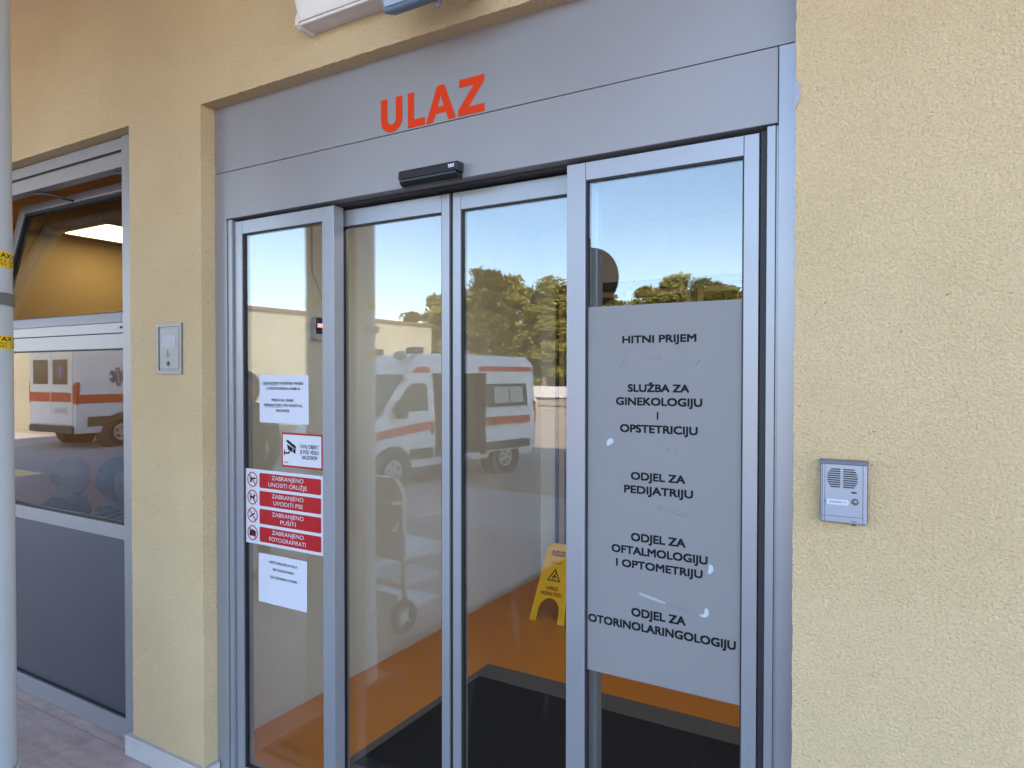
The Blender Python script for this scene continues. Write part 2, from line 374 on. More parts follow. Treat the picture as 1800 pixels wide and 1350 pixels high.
# canopy over the entrance, building mass behind
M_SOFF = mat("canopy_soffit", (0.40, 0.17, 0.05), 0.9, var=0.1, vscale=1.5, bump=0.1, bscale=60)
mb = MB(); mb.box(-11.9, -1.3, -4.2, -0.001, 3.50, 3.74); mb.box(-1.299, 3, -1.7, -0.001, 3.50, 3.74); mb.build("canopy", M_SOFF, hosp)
mb = MB(); mb.box(-12, 9, 7.0, 7.3, 0, 11.2); mb.box(-12, -11.7, 0.155, 6.995, 0, 11.2); mb.box(8.7, 9, 0.155, 6.995, 0, 11.2); mb.box(-12, 9, 0.155, 6.995, 10.9, 11.19)
mb.build("rear_wall", M_STUCCO, hosp)

# lobby behind the glass door
lx0, lx1, ly1 = -2.54, 0.75, 3.12
mb = MB(); mb.box(lx0 - 0.10, lx0, 0.155, ly1, 0.0, 2.70); mb.box(lx1, lx1 + 0.1, 0.155, ly1, 0.0, 2.70)
mb.box(lx0 - 0.1, -2.39, ly1 + 0.002, ly1 + 0.12, 0, 2.70); mb.box(0.5, lx1 + 0.1, ly1 + 0.002, ly1 + 0.12, 0, 2.70); mb.box(-2.388, 0.498, ly1 + 0.002, ly1 + 0.12, 2.28, 2.70)
mb.build("lobby_wall", M_LOBBY, hosp)
mb = MB(); mb.box(lx0 - 0.1, lx1 + 0.1, 0.155, 6.9, 2.705, 2.78); mb.build("lobby_ceiling", M_CEIL, hosp)
mb = MB(); mb.box(-2.3, -2.2, ly1 + 0.13, 6.9, 0, 2.70); mb.box(0.4, 0.5, ly1 + 0.13, 6.9, 0, 2.70); mb.box(-2.2, 0.4, 6.8, 6.9, 0, 2.70)
mb.build("corridor_wall", mat("corridor_paint", (0.2, 0.15, 0.1), 0.8), hosp)
g = MB(); g.box(-12, 9, 0.16, 6.95, -0.2, 0.004); tag(g.build("lobby_floor", M_LINO), kind='structure')

# inner row of doors
inn = empty("inner_door", (-0.9, ly1 - 0.05, 0), "brown framed glass doors closing the far end of the lobby", "door")
M_BR = mat("beige_frame", (0.34, 0.24, 0.14), 0.45); M_DGL = mat("dark_glass", (0.02, 0.017, 0.014), 0.12)
def rel(mb, ox, oy=0.0, oz=0.0):
    mb.v = [(x - ox, y - oy, z - oz) for x, y, z in mb.v]; return mb
mb = MB(); Y0, Y1 = ly1 - 0.06, ly1 - 0.002
mb.box(-2.385, 0.5, Y0, Y1, 2.212, 2.275)
xp = [-2.385, -1.838, -1.316, -.79, -.27, .5]
for x in xp: mb.box(x - 0.012 if x > -2.3 else x, x + 0.012 if x < 0.5 else x, Y0, Y1, 0.006, 2.211)
rel(mb, -0.9, ly1 - 0.05).build("door_frame", M_DARK, inn, bevel=0.003)
for a, b in zip(xp[:-1], xp[1:]):
    lf = MB(); c = (a + b) / 2; x0, x1 = a + (.022 if a > -2.3 else .03), b - 0.022
    lf.box(x0, x0 + 0.042, Y0 + 0.008, Y1 - 0.005, 0.02, 2.205); lf.box(x1 - 0.042, x1, Y0 + 0.008, Y1 - 0.005, 0.02, 2.205)
    lf.box(x0 + 0.0425, x1 - 0.0425, Y0 + 0.008, Y1 - 0.005, 2.163, 2.205); lf.box(x0 + 0.0425, x1 - 0.0425, Y0 + 0.008, Y1 - 0.005, 0.02, 0.14)
    l_ = rel(lf, c, ly1 - 0.05).build("door_leaf", M_BR, inn, loc=(c + 0.9, 0, 0), bevel=0.003)
    p_ = MB(); p_.box(x0 + 0.044, x1 - 0.044, Y0 + 0.02, Y0 + 0.026, 0.142, 2.161); rel(p_, c, ly1 - 0.05).build("pane", M_DGL, l_)

# ------------------------------------------------------------------ sliding door
door = empty("sliding_door", (-1.28, 0.08, 0), "silver automatic sliding glass door with red entrance lettering above", "door")
def dpart(mb, name, m, parent=None, **k):
    rel(mb, -1.28, 0.08); return mb.build(name, m, parent or door, **k)
mb = MB(); mb.box(DX0 + 0.003, DX1 - 0.001, 0.060, 0.085, 2.372, DZ + 0.03)
fas = dpart(mb, "fascia_panel", M_ALU)
# lettering U L A Z
Zb, Zt = 2.3765, 2.4860; hgt = Zt - Zb
def zc(v): return Zb + v * hgt
U = [(0, 1), (0, .36)] + [(0.5 - 0.5 * math.cos(R(t)), .36 - .36 * math.sin(R(t))) for t in range(15, 180, 15)] + [(1, .36), (1, 1), (.70, 1), (.70, .40)] + [(0.5 + 0.20 * math.cos(R(t)), .38 - .15 * math.sin(R(t))) for t in range(0, 181, 20)] + [(.30, 1)]
Lt = [(0, 0), (1, 0), (1, .22), (.36, .22), (.36, 1), (0, 1)]
A1 = [(0, 0), (.24, 0), (.335, .23), (.665, .23), (.76, 0), (1, 0), (.62, 1), (.38, 1)]; A2 = [(.40, .41), (.60, .41), (.5, .72)]
Zz = [(0, 0), (1, 0), (1, .22), (.40, .22), (.98, .82), (.98, 1), (.04, 1), (.04, .78), (.60, .78), (0, .18)]
mb = MB()
for loops, x0, x1 in (([U], -1.499, -1.411), ([Lt], -1.388, -1.321), ([A1, A2], -1.317, -1.203), ([Zz], -1.194, -1.100)):
    s_ = curve_shape([[(x0 + u * (x1 - x0), zc(v)) for u, v in lp] for lp in loops], 0.0004)
    mb.shape(s_, front(0.0590))
dpart(mb, "lettering", M_RED, fas)
mb = MB(); mb.box(-2.274, -0.281, 0.056, 0.23, 2.190, 2.368); hd = dpart(mb, "header_cover", M_ALU, bevel=0.0015)
mb = MB(); mb.box(-2.24, -0.31, 0.10, 0.225, 2.182, 2.1895); dpart(mb, "track_slot", M_BLACK)
for sgn in (-1, 1):
    c = -1.278
    def X(d): return c + sgn * d
    def bx(mb, a, b, *r): mb.box(min(X(a), X(b)), max(X(a), X(b)), *r)
    mb = MB(); bx(mb, 0.998, 1.064 if sgn < 0 else 1.043, 0.060, 0.145, 0.004, 2.370); bx(mb, 0.992, 0.9975, 0.068, 0.14, 0.004, 2.188); bx(mb, 0.972, 0.9915, 0.0635, 0.14, 0.004, 2.188)
    dpart(mb, "jamb", M_ALU2, bevel=0.0012)
    mb = MB(); bx(mb, 0.9555 if sgn > 0 else 0.962, 0.9715, 0.105, 0.13, 0.004, 2.188)
    # brush seal, a ragged black pile
    for i in range(420):
        zz = 0.01 + i * 0.00518; bx(mb, 0.9550 + random.uniform(-.0004, .0004), 0.9717 + random.uniform(-.0003, .0009), 0.080 + random.uniform(0, .0012), 0.104, zz, zz + 0.00517)
    dpart(mb, "brush_seal", M_BLACK)
    # fixed panel
    o0, o1 = (0.440, 0.952) if sgn > 0 else (0.449, 0.968)
    mb = MB(); st = 0.056
    sr = 0.035 if sgn > 0 else 0.040
    bx(mb, o0, o0 + st, 0.075, 0.122, 0.004, 2.180); bx(mb, o1 - sr, o1, 0.075, 0.122, 0.004, 2.180)
    bx(mb, o0 + st + 0.0011, o1 - sr - 0.0011, 0.0754, 0.1216, 2.131, 2.180); bx(mb, o0 + st + 0.0011, o1 - sr - 0.0011, 0.0754, 0.1216, 0.004, 0.09)
    fp = dpart(mb, "fixed_panel", M_ALU2, bevel=0.0012)
    mb = MB(); bx(mb, o0 + st + 0.0045, o1 - sr - 0.0045, 0.088, 0.094, 0.094, 2.1265); dpart(mb, "glass", M_GLASS, fp)
    mb = MB()
    gx0, gx1 = o0 + st + 0.0005, o1 - sr - 0.0005
    for a, b, z0, z1 in ((gx0, gx0 + 0.004, 0.0945, 2.126), (gx1 - 0.004, gx1, 0.0945, 2.126), (gx0, gx1, 2.1268, 2.1308), (gx0, gx1, 0.0902, 0.0942)): bx(mb, a, b, 0.081, 0.099, z0, z1)
    dpart(mb, "gasket", M_BLACK, fp)
    # sliding leaf
    i0, i1 = 0.003, 0.505; s0 = 0.034; s1 = 0.026
    mb = MB()
    bx(mb, i0 + 0.004, i0 + s0, 0.138, 0.178, 0.012, 2.176); bx(mb, i1 - s1, i1, 0.138, 0.178, 0.012, 2.176)
    bx(mb, i0 + s0 + 0.0011, i1 - s1 - 0.0011, 0.1384, 0.1776, 2.120, 2.176); bx(mb, i0 + s0 + 0.0011, i1 - s1 - 0.0011, 0.1384, 0.1776, 0.012, 0.10)
    lf = dpart(mb, "sliding_leaf", M_ALU2, bevel=0.0012)
    mb = MB(); bx(mb, i0 + s0 + 0.0045, i1 - s1 - 0.0045, 0.150, 0.156, 0.104, 2.1155); dpart(mb, "glass", M_GLASS, lf)
    mb = MB()
    for a, b, z0, z1 in ((i0 + s0 + .0005, i0 + s0 + 0.0045, 0.104, 2.1155), (i1 - s1 - 0.0045, i1 - s1 - .0005, 0.104, 2.1155), (i0 + s0 + .0005, i1 - s1 - .0005, 2.1158, 2.1196)): bx(mb, a, b, 0.143, 0.162, z0, z1)
    bx(mb, i0 - 0.0028, i0 + 0.0036, 0.146, 0.172, 0.014, 2.174)
    dpart(mb, "gasket", M_BLACK, lf)
mb = MB(); mb.box(-2.25, -0.30, 0.06, 0.20, 0.001, 0.0035); dpart(mb, "threshold", M_STEEL)

# ------------------------------------------------------------------ motion sensor
sen = empty("motion_sensor", (-1.245, 0.0555, 2.2), "black motion sensor with white crown emblem over the door leaves", "sensor")
def spart(mb, name, m, par, root, **k):
    rel(mb, *root.location); return mb.build(name, m, par, **k)
prof = [(0.0555, 2.2345), (0.024, 2.2335), (0.019, 2.229), (0.017, 2.2055), (0.0555, 2.204)]
def extr(mb, prof, x0, x1, mi=None):
    n = len(prof); mb.add([(x0, y, z) for y, z in prof] + [(x1, y, z) for y, z in prof], [(i, (i + 1) % n, n + (i + 1) % n, n + i) for i in range(n)] + [tuple(range(n)), tuple(range(2 * n - 1, n - 1, -1))], mi); return mb
spart(extr(MB(), prof, -1.394, -1.172), "housing", M_PLAST, sen, sen, bevel=0.002)
prof2 = [(0.0555, 2.2035), (0.0175, 2.205), (0.018, 2.197), (0.024, 2.189), (0.034, 2.1845), (0.0555, 2.184)]
spart(extr(MB(), prof2, -1.390, -1.176), "lens", M_LENS, sen, sen, bevel=0.002)
cr = [(0, 0), (1, 0), (1, .25), (0, .25)]; cr2 = [(0, .34), (1, .34), (1.04, 1), (.76, .62), (.5, .95), (.24, .62), (-.04, 1)]
mb = MB()
for lp in (cr, cr2): mb.shape(curve_shape([[(-1.202 + u * 0.021, 2.2145 + v * 0.0125) for u, v in lp]], 0.0003), lambda u, v, w: (u, 0.0170 + (v - 2.2055) * 0.085 - w - 0.0008, v))
spart(mb, "emblem", M_WHITE, sen, sen)

# ------------------------------------------------------------------ department sign (film on the right pane)
YF = 0.0872
film = empty("department_sign", (-0.577, YF, 1.28), "grey frosted film listing hospital departments on the right pane", "sign")
mb = MB(); mb.box(-0.7805, -0.3640, YF - 0.0002, YF + 0.0004, 0.7795, 1.7846)
spart(mb, "film", M_FILM, film, film)
LINES = [[("HITNI PRIJEM", -.6774, -.4779, 1.6824, 1.7027)],
 [("SLUŽBA ZA", -.6614, -.4954, 1.5526, 1.5733), ("GINEKOLOGIJU", -.6951, -.4623, 1.5168, 1.538), ("I", -.5811, -.5768, 1.4806, 1.501), ("OPSTETRICIJU", -.6832, -.4736, 1.4443, 1.4657)],
 [("ODJEL ZA", -.6521, -.5048, 1.318, 1.3391), ("PEDIJATRIJU", -.671, -.4845, 1.2816, 1.3028)],
 [("ODJEL ZA", -.6514, -.5034, 1.1536, 1.176), ("OFTALMOLOGIJU", -.7068, -.4468, 1.1174, 1.1391), ("I OPTOMETRIJU", -.6936, -.4594, 1.0808, 1.1018)],
 [("ODJEL ZA", -.6497, -.502, .9518, .975), ("OTORINOLARINGOLOGIJU", -.775, -.3762, .9145, .937)]]
for blk in LINES:
    mb = MB()
    for t, a, b, z0, z1 in blk: put_text(mb, t, a, b, z0, z1, YF - 0.0009, bold=0.034)
    spart(mb, "lettering", M_INK, film, film)
M_TAPE = mat("tape_residue", (0.175, 0.167, 0.178), 0.45); M_STKW = mat("torn_sticker", (0.38, 0.42, 0.49), 0.45)
def fpoly(pts, m, nm, k=1.0):
    mb = MB(); mb.shape(curve_shape([pts], 0.0002), front(YF - 0.0010)); spart(mb, nm, m, film, film)
def half(cx, cz, r, a0, a1): return [(cx + r * math.cos(R(a0 + (a1 - a0) * i / 12)), cz + r * math.sin(R(a0 + (a1 - a0) * i / 12))) for i in range(13)]
fpoly(half(-.7085, 1.412, .0135, 70, 215) + [(-.7095, 1.409), (-.7015, 1.417)], M_STKW, "torn_sticker")
fpoly(half(-.4445, 1.1085, .0125, -95, 85), M_STKW, "torn_sticker")
fpoly(half(-.4565, 0.996, .0135, -140, 70) + [(-.456, .9905), (-.4625, .9895)], M_STKW, "torn_sticker")
fpoly([(-.628, 1.0195), (-.592, 1.0125), (-.5555, 1.0045), (-.556, 0.999), (-.60, 1.006), (-.627, 1.012)], mat("clear_tape_strip", (0.30, 0.32, 0.34), 0.3), "tape_strip")
fpoly([(-.555, 1.0035), (-.495, .9935), (-.495, .989), (-.555, 0.9985)], M_TAPE, "tape_strip")
fpoly([(-.667, 1.665), (-.657, 1.668), (-.678, 1.622), (-.687, 1.618)], M_TAPE, "tape_strip")
fpoly([(-.607, 1.645), (-.572, 1.648), (-.571, 1.641), (-.605, 1.640)], M_TAPE, "tape_strip")
fpoly([(-.484, 1.643), (-.468, 1.634), (-.477, 1.624), (-.488, 1.636)], M_TAPE, "tape_strip")
fpoly([(-.578, 1.256), (-.50, 1.243), (-.50, 1.234), (-.578, 1.246)], M_TAPE, "tape_strip")
fpoly([(-.556, 1.407), (-.53, 1.398), (-.526, 1.390), (-.548, 1.398)], M_TAPE, "tape_strip")

n_ = M_FILM.node_tree.nodes; l_ = M_FILM.node_tree.links
tl = n_.new('ShaderNodeBsdfTranslucent'); tl.inputs[0].default_value = (.5, .48, .47, 1); mx_ = n_.new('ShaderNodeMixShader'); mx_.inputs[0].default_value = .22
l_.new(n_['Principled BSDF'].outputs[0], mx_.inputs[1]); l_.new(tl.outputs[0], mx_.inputs[2]); l_.new(mx_.outputs[0], n_['Material Output'].inputs[0])

# ------------------------------------------------------------------ notices on the left pane
YP = 0.0866
def sheet(name, label, pts, wob=0.0015):
    x0 = min(p[0] for p in pts); z0 = min(p[1] for p in pts); x1 = max(p[0] for p in pts); z1 = max(p[1] for p in pts)
    r = empty(name, ((x0 + x1) / 2, YP, (z0 + z1) / 2), label, "notice")
    mb = MB(); n = 12; (a, b, c, d) = pts; vv = []   # tl tr br bl
    for j in range(n + 1):
        for i in range(n + 1):
            u, v = i / n, j / n
            x = (1 - v) * ((1 - u) * a[0] + u * b[0]) + v * ((1 - u) * d[0] + u * c[0]); z = (1 - v) * ((1 - u) * a[1] + u * b[1]) + v * ((1 - u) * d[1] + u * c[1])
            vv.append((x + random.uniform(-.0006, .0006), YP - abs(math.sin(u * 7 + v * 3)) * wob * 0.6 - random.random() * 0.0003, z + random.uniform(-.0006, .0006)))
    mb.add(vv, [(j * (n + 1) + i, j * (n + 1) + i + 1, (j + 1) * (n + 1) + i + 1, (j + 1) * (n + 1) + i) for j in range(n) for i in range(n)])
    spart(mb, "sheet", M_PAPER, r, r, smooth=True); return r
M_INK2 = mat("printer_ink", (0.02, 0.02, 0.03), 0.7, spec=.1)
n1 = sheet("paper_notice", "white paper mask notice, the upper sheet on the left pane", [(-2.1215, 1.597), (-1.8635, 1.595), (-1.8625, 1.4185), (-2.1222, 1.418)])
mb = MB(); yt = YP - 0.0022
for t, a, b, z0, h in (("OBAVEZNO NOŠENJE MASKE", -2.102, -1.888, 1.5605, .0098), ("U PROSTORIMA OHBP-A", -2.082, -1.905, 1.541, .0098), ("MEDICAL MASK", -2.054, -1.938, 1.4985, .0098), ("MANDATORY ON HOSPITAL", -2.096, -1.892, 1.4795, .0098), ("GROUNDS", -2.032, -1.960, 1.460, .0098)):
    put_text(mb, t, a, b, z0, z0 + h, yt, bold=0.012)
mb.box(-2.102, -2.018, yt - .0002, yt, 1.5575, 1.5585); mb.box(-2.096, -2.000, yt - .0002, yt, 1.4765, 1.4775)
spart(mb, "printed_text", M_INK2, n1, n1)
n2 = sheet("paper_notice", "pale paper disclaimer notice below the red prohibition sign", [(-2.131, .925), (-1.8735, .926), (-1.876, .742), (-2.132, .741)])
mb = MB()
for t, a, b, z0, h in (("OPĆA BOLNICA PULA", -2.072, -1.923, .893, .0095), ("NE ODGOVARA", -2.052, -1.941, .868, .0095), ("ZA OSOBNE STVARI", -2.068, -1.925, .838, .0095)): put_text(mb, t, a, b, z0, z0 + h, yt, bold=.012)
spart(mb, "printed_text", M_INK2, n2, n2)

cs = empty("camera_warning_sign", (-1.898, YP, 1.322), "white video surveillance sticker with red border and camera picture", "sign")
mb = MB(); mb.shape(curve_shape([rrect(-2.0025, -1.7932, 1.2595, 1.3852, .005)], .0006), front(YP - .0006)); spart(mb, "border", M_SRED, cs, cs)
mb = MB(); mb.shape(curve_shape([rrect(-1.9955, -1.800, 1.2665, 1.3785, .003)], .0003), front(YP - .0016)); spart(mb, "face", M_WHITE, cs, cs)
mb = MB()
for t, a, b, z0 in (("OVAJ OBJEKT", -1.905, -1.811, 1.3325), ("JE POD VIDEO", -1.906, -1.811, 1.3125), ("NADZOROM", -1.896, -1.819, 1.2935)): put_text(mb, t, a, b, z0, z0 + .0135, YP - .0024, bold=0.014)
spart(mb, "lettering", M_INK, cs, cs)
mb = MB(); yy = YP - .0022
for pts in ([(-1.978, 1.3535), (-1.970, 1.360), (-1.928, 1.3385), (-1.926, 1.3275), (-1.944, 1.334)], [(-1.974, 1.344), (-1.944, 1.331), (-1.944, 1.314), (-1.968, 1.324)], [(-1.941, 1.3315), (-1.928, 1.3255), (-1.930, 1.3105), (-1.941, 1.3135)],
            [(-1.990, 1.322), (-1.985, 1.322), (-1.985, 1.302), (-1.990, 1.302)], [(-1.985, 1.314), (-1.968, 1.314), (-1.962, 1.319), (-1.956, 1.316), (-1.964, 1.308), (-1.985, 1.308)]):
    mb.shape(curve_shape([pts], .0002), front(yy))
spart(mb, "camera_picture", M_INK, cs, cs)
mb = MB(); mb.box(-1.990, -1.966, yy - .0002, yy + .0001, 1.2755, 1.2785); spart(mb, "small_print", M_SRED, cs, cs)

ps = empty("prohibition_sign", (-2.0, YP, 1.098), "white sign with four red bars and crossed out pictures on the left pane", "sign")
mb = MB(); mb.shape(curve_shape([rrect(-2.208, -1.7905, .9565, 1.2395, .004)], .0005), front(YP - .0005)); spart(mb, "board", M_WHITE, ps, ps)
for i, (t1, t2, a1, b1, a2, b2) in enumerate((("ZABRANJENO", "UNOSITI ORUŽJE", -2.055, -1.889, -2.074, -1.872), ("ZABRANJENO", "UVODITI PSE", -2.055, -1.889, -2.047, -1.893), ("ZABRANJENO", "PUŠITI", -2.055, -1.889, -2.010, -1.930), ("ZABRANJENO", "FOTOGRAFIRATI", -2.055, -1.889, -2.070, -1.879))):
    zt = 1.2275 - i * .0678; zb = zt - .0565
    mb = MB(); mb.shape(curve_shape([rrect(-2.1245, -1.802, zb, zt, .006)], .0002), front(YP - .0014)); bar = spart(mb, "red_bar", M_SRED, ps, ps)
    mb = MB(); put_text(mb, t1, a1, b1, zb + .0345, zb + .0495, YP - .0022); put_text(mb, t2, a2, b2, zb + .0095, zb + .0245, YP - .0022)
    spart(mb, "lettering", M_WHITE, bar, ps)
    cx, cz = -2.1635, (zt + zb) / 2 + .0005
    mb = MB(); mb.shape(curve_shape([circ(cx, cz, .0285), circ(cx, cz, .0245)], .0002), front(YP - .0020))
    k = .019; mb.shape(curve_shape([[(cx - k + .0025, cz + k + .0015), (cx - k - .0008, cz + k - .0015), (cx + k - .0025, cz - k - .0015), (cx + k + .0008, cz - k + .0015)]], .0002), front(YP - .0024))
    spart(mb, "prohibition_ring", M_SRED, ps, ps)
    pic = [[[(-.016, .006), (.018, .008), (.018, .002), (-.002, 0), (-.006, -.012), (-.014, -.012), (-.011, -.001)]],
           [[(-.016, .004), (.006, .004), (.010, .013), (.017, .009), (.012, .002), (.010, -.013), (.006, -.013), (.005, -.004), (-.008, -.004), (-.010, -.013), (-.014, -.013), (-.013, -.002), (-.018, .010)]],
           [[(-.018, -.006), (.010, .010), (.013, .005), (-.015, -.011)], [(.010, .012), (.012, .018), (.015, .018), (.013, .012)]],
           [[(-.017, .009), (-.008, .009), (-.005, .013), (.005, .013), (.008, .009), (.017, .009), (.017, -.012), (-.017, -.012)]]][i]
    mb = MB()
    for lp in pic: mb.shape(curve_shape([[(cx + u, cz + v) for u, v in lp]], .0002), front(YP - .0017))
    spart(mb, "picture", M_INK, ps, ps)

# ------------------------------------------------------------------ intercom on the right wall
ic = empty("intercom", (-.129, 0, 1.345), "silver door intercom with speaker slots and bell button on right wall", "intercom")
prof = lambda x0, x1, z0, z1, r: rrect(x0, x1, z0, z1, r)
mb = MB(); mb.shape(curve_shape([rrect(-.1765, -.0835, 1.2785, 1.4135, .004)], .010), front(-.010)); spart(mb, "backplate", mat("grey_plastic", (0.13, 0.13, 0.16), .45), ic, ic)
M_ICF = mat("silver_plastic", (0.25, 0.27, 0.335), 0.32, 0.45, rvar=.05, var=.02)
mb = MB(); mb.box(-.1745, -.0845, -.0245, -.0201, 1.2800, 1.4070); fc = spart(mb, "face", M_ICF, ic, ic, bevel=.002)
mb = MB(); extr(mb, [(-.0005, 1.4060), (-.027, 1.4062), (-.0285, 1.4085), (-.024, 1.4135), (-.0005, 1.4145)], -.1775, -.0825); spart(mb, "cap", mat("grey_lilac_plastic", (0.15, 0.14, 0.17), .4), ic, ic, bevel=.001)
mb = MB()
for x in (-.1715, -.1665, -.0925): mb.box(x, x + .0009, -.0250, -.0244, 1.2805, 1.4058)
mb.box(-.1705, -.092, -.0251, -.0244, 1.2935, 1.2943); spart(mb, "seam", M_DARK, ic, ic)
mb = MB()
for i in range(9):
    zz = 1.3955 - i * .00475; hw = .0295 * math.sqrt(max(.2, 1 - ((i - 4) / 6.2) ** 2))
    for a, b in ((-.1325 - hw, -.1355), (-.1305, -.1325 + hw + .0015)):
        mb.shape(curve_shape([rrect(a, b, zz - .0013, zz + .0013, .0012, 3)], .0003), front(-.0253))
mb.shape(curve_shape([rrect(-.1145, -.1035, 1.3455, 1.3490, .0016, 3)], .0003), front(-.0253)); spart(mb, "speaker_slots", M_BLACK, ic, ic)
mb = MB(); mb.shape(curve_shape([rrect(-.1630, -.1185, 1.3185, 1.3305, .0045)], .0006), front(-.0250)); np_ = spart(mb, "name_plate", mat("clear_label", (.40, .43, .48), .3), ic, ic)
mb = MB(); put_text(mb, "ZVONO", -.1570, -.1320, 1.3228, 1.3266, -.0259); mb.box(-.1290, -.1240, -.0260, -.0258, 1.3242, 1.3247); mb.box(-.1258, -.1240, -.0260, -.0258, 1.3247, 1.3257); spart(mb, "printed_text", M_INK2, np_, ic)
mb = MB(); mb.cyl((-.1070, -.0243, 1.3275), (-.1070, -.0262, 1.3275), .0070, seg=24); spart(mb, "button_ring", M_DARK, ic, ic, auto=30)
mb = MB(); mb.ellipsoid((-.1070, -.0262, 1.3275), .0052, .0028, .0052); spart(mb, "button", M_STEEL, ic, ic, smooth=True)
mb = MB(); put_text(mb, "COMMAX", -.1150, -.1035, 1.2842, 1.2862, -.0252, bold=.03); spart(mb, "maker_mark", M_INK2, ic, ic)
mb = MB(); mb.box(-.114, -.106, -.018, -.010, 1.2755, 1.2790); spart(mb, "clip", M_BLACK, ic, ic)
mb = MB(); mb.box(-.1655, -.1640, -.0252, -.0244, 1.3215, 1.3275); spart(mb, "plate_notch", M_BLACK, ic, ic)

# ------------------------------------------------------------------ earthing plate on the pillar
ep = empty("earthing_plate", (-2.5385, 0, 1.698), "steel earthing cover plate with paper label on the yellow pillar", "cover plate")
mb = MB(); mb.shape(curve_shape([rrect(-2.6185, -2.4585, 1.599, 1.798, .002), rrect(-2.6065, -2.4705, 1.613, 1.786, .002)], .004), front(-.0035)); spart(mb, "frame", M_STEEL, ep, ep)
mb = MB(); mb.box(-2.6065, -2.4705, -.0035, -.0006, 1.6130, 1.7860); mb.box(-2.600, -2.477, -.0055, -.0036, 1.6195, 1.7790); spart(mb, "cover", M_STEEL, ep, ep, bevel=.001)
mb = MB(); mb.box(-2.585, -2.4965, -.0063, -.0056, 1.7060, 1.7530); spart(mb, "paper_label", mat("worn_label", (0.36, 0.35, 0.38), .7, var=.35, vscale=120), ep, ep)
mb = MB(); cx = -2.5475
mb.box(cx - .0012, cx + .0012, -.0062, -.0056, 1.677, 1.694)
for k, w in ((0, .0165), (1, .011), (2, .0055)): mb.box(cx - w, cx + w, -.0062, -.0056, 1.6755 - k * .006, 1.6772 - k * .006)
spart(mb, "earth_symbol", M_INK, ep, ep)
mb = MB(); mb.cyl((cx + .003, -.0056, 1.640), (cx + .003, -.0064, 1.640), .0095, seg=20); spart(mb, "key_hole", M_BLACK, ep, ep)

# ------------------------------------------------------------------ lamp and floodlight above the door
lamp = empty("emergency_lamp", (-1.52, 0, 2.78), "off white bulkhead lamp with curved cover above the door", "lamp")
M_LAMP = mat("aged_white_plastic", (0.66, 0.60, 0.57), .45, var=.08, vscale=8); M_LCOV = mat("lamp_cover", (0.60, 0.54, 0.53), .25, var=.07, vscale=6)
x0, x1 = -1.745, -1.375; zb = 2.728
cov = [(-.001, zb + .004), (-.066, zb + .002), (-.072, zb + .018)] + [(-.072 - .020 * math.sin(R(a)), zb + .018 + .20 * a / 180) for a in range(20, 181, 20)] + [(-.001, zb + .24)]
spart(extr(MB(), cov, x0 + .018, x1 - .016), "diffuser", M_LCOV, lamp, lamp, auto=30)
endp = [(-.001, zb - .004), (-.060, zb - .004), (-.078, zb + .004), (-.076, zb + .03)] + [(-.060 - .024 * math.sin(R(a)), zb + .03 + .19 * a / 180) for a in range(20, 181, 20)] + [(-.001, zb + .25)]
for a, b in ((x0, x0 + .017), (x1 - .015, x1)): spart(extr(MB(), endp, a, b), "end_cap", M_LAMP, lamp, lamp, bevel=.002)
mb = MB(); mb.box(x0 + .0185, x1 - .0165, -.080, -.073, zb + .010, zb + .0155); mb.box(x0 + .0185, x1 - .0165, -.0745, -.0665, zb + .0005, zb + .0095); spart(mb, "trim_rail", M_LAMP, lamp, lamp, bevel=.001)

fl = empty("floodlight", (-1.13, -.14, 2.72), "grey blue floodlight on a bracket beside the bulkhead lamp", "floodlight")
FM = Matrix.Translation((-1.165, -.165, 2.705)) @ Matrix.Rotation(R(20), 4, 'X')
mb = MB(); mb.box(-.135, .135, -.030, .030, -.09, .12, FM); spart(mb, "housing", mat("slate_metal", (0.13, 0.18, 0.23), .45, .3), fl, fl, bevel=.012, bseg=3)
mb = MB(); mb.box(-.118, .118, -.0345, -.0305, -.074, .105, FM); spart(mb, "front_glass", mat("lamp_glass", (0.28, 0.34, 0.42), .1), fl, fl)
mb = MB(); mb.box(-1.10, -1.06, -.13, -.001, 2.672, 2.680); mb.box(-1.085, -1.075, -.135, -.125, 2.655, 2.676); spart(mb, "bracket", M_STEEL, fl, fl)
mb = MB(); mb.tube([(-1.10, -.115, 2.665), (-1.105, -.12, 2.645), (-1.125, -.125, 2.625), (-1.135, -.125, 2.605)], .0065); spart(mb, "cable_tail", mat("grey_cable", (.2, .2, .22), .4), fl, fl, smooth=True)

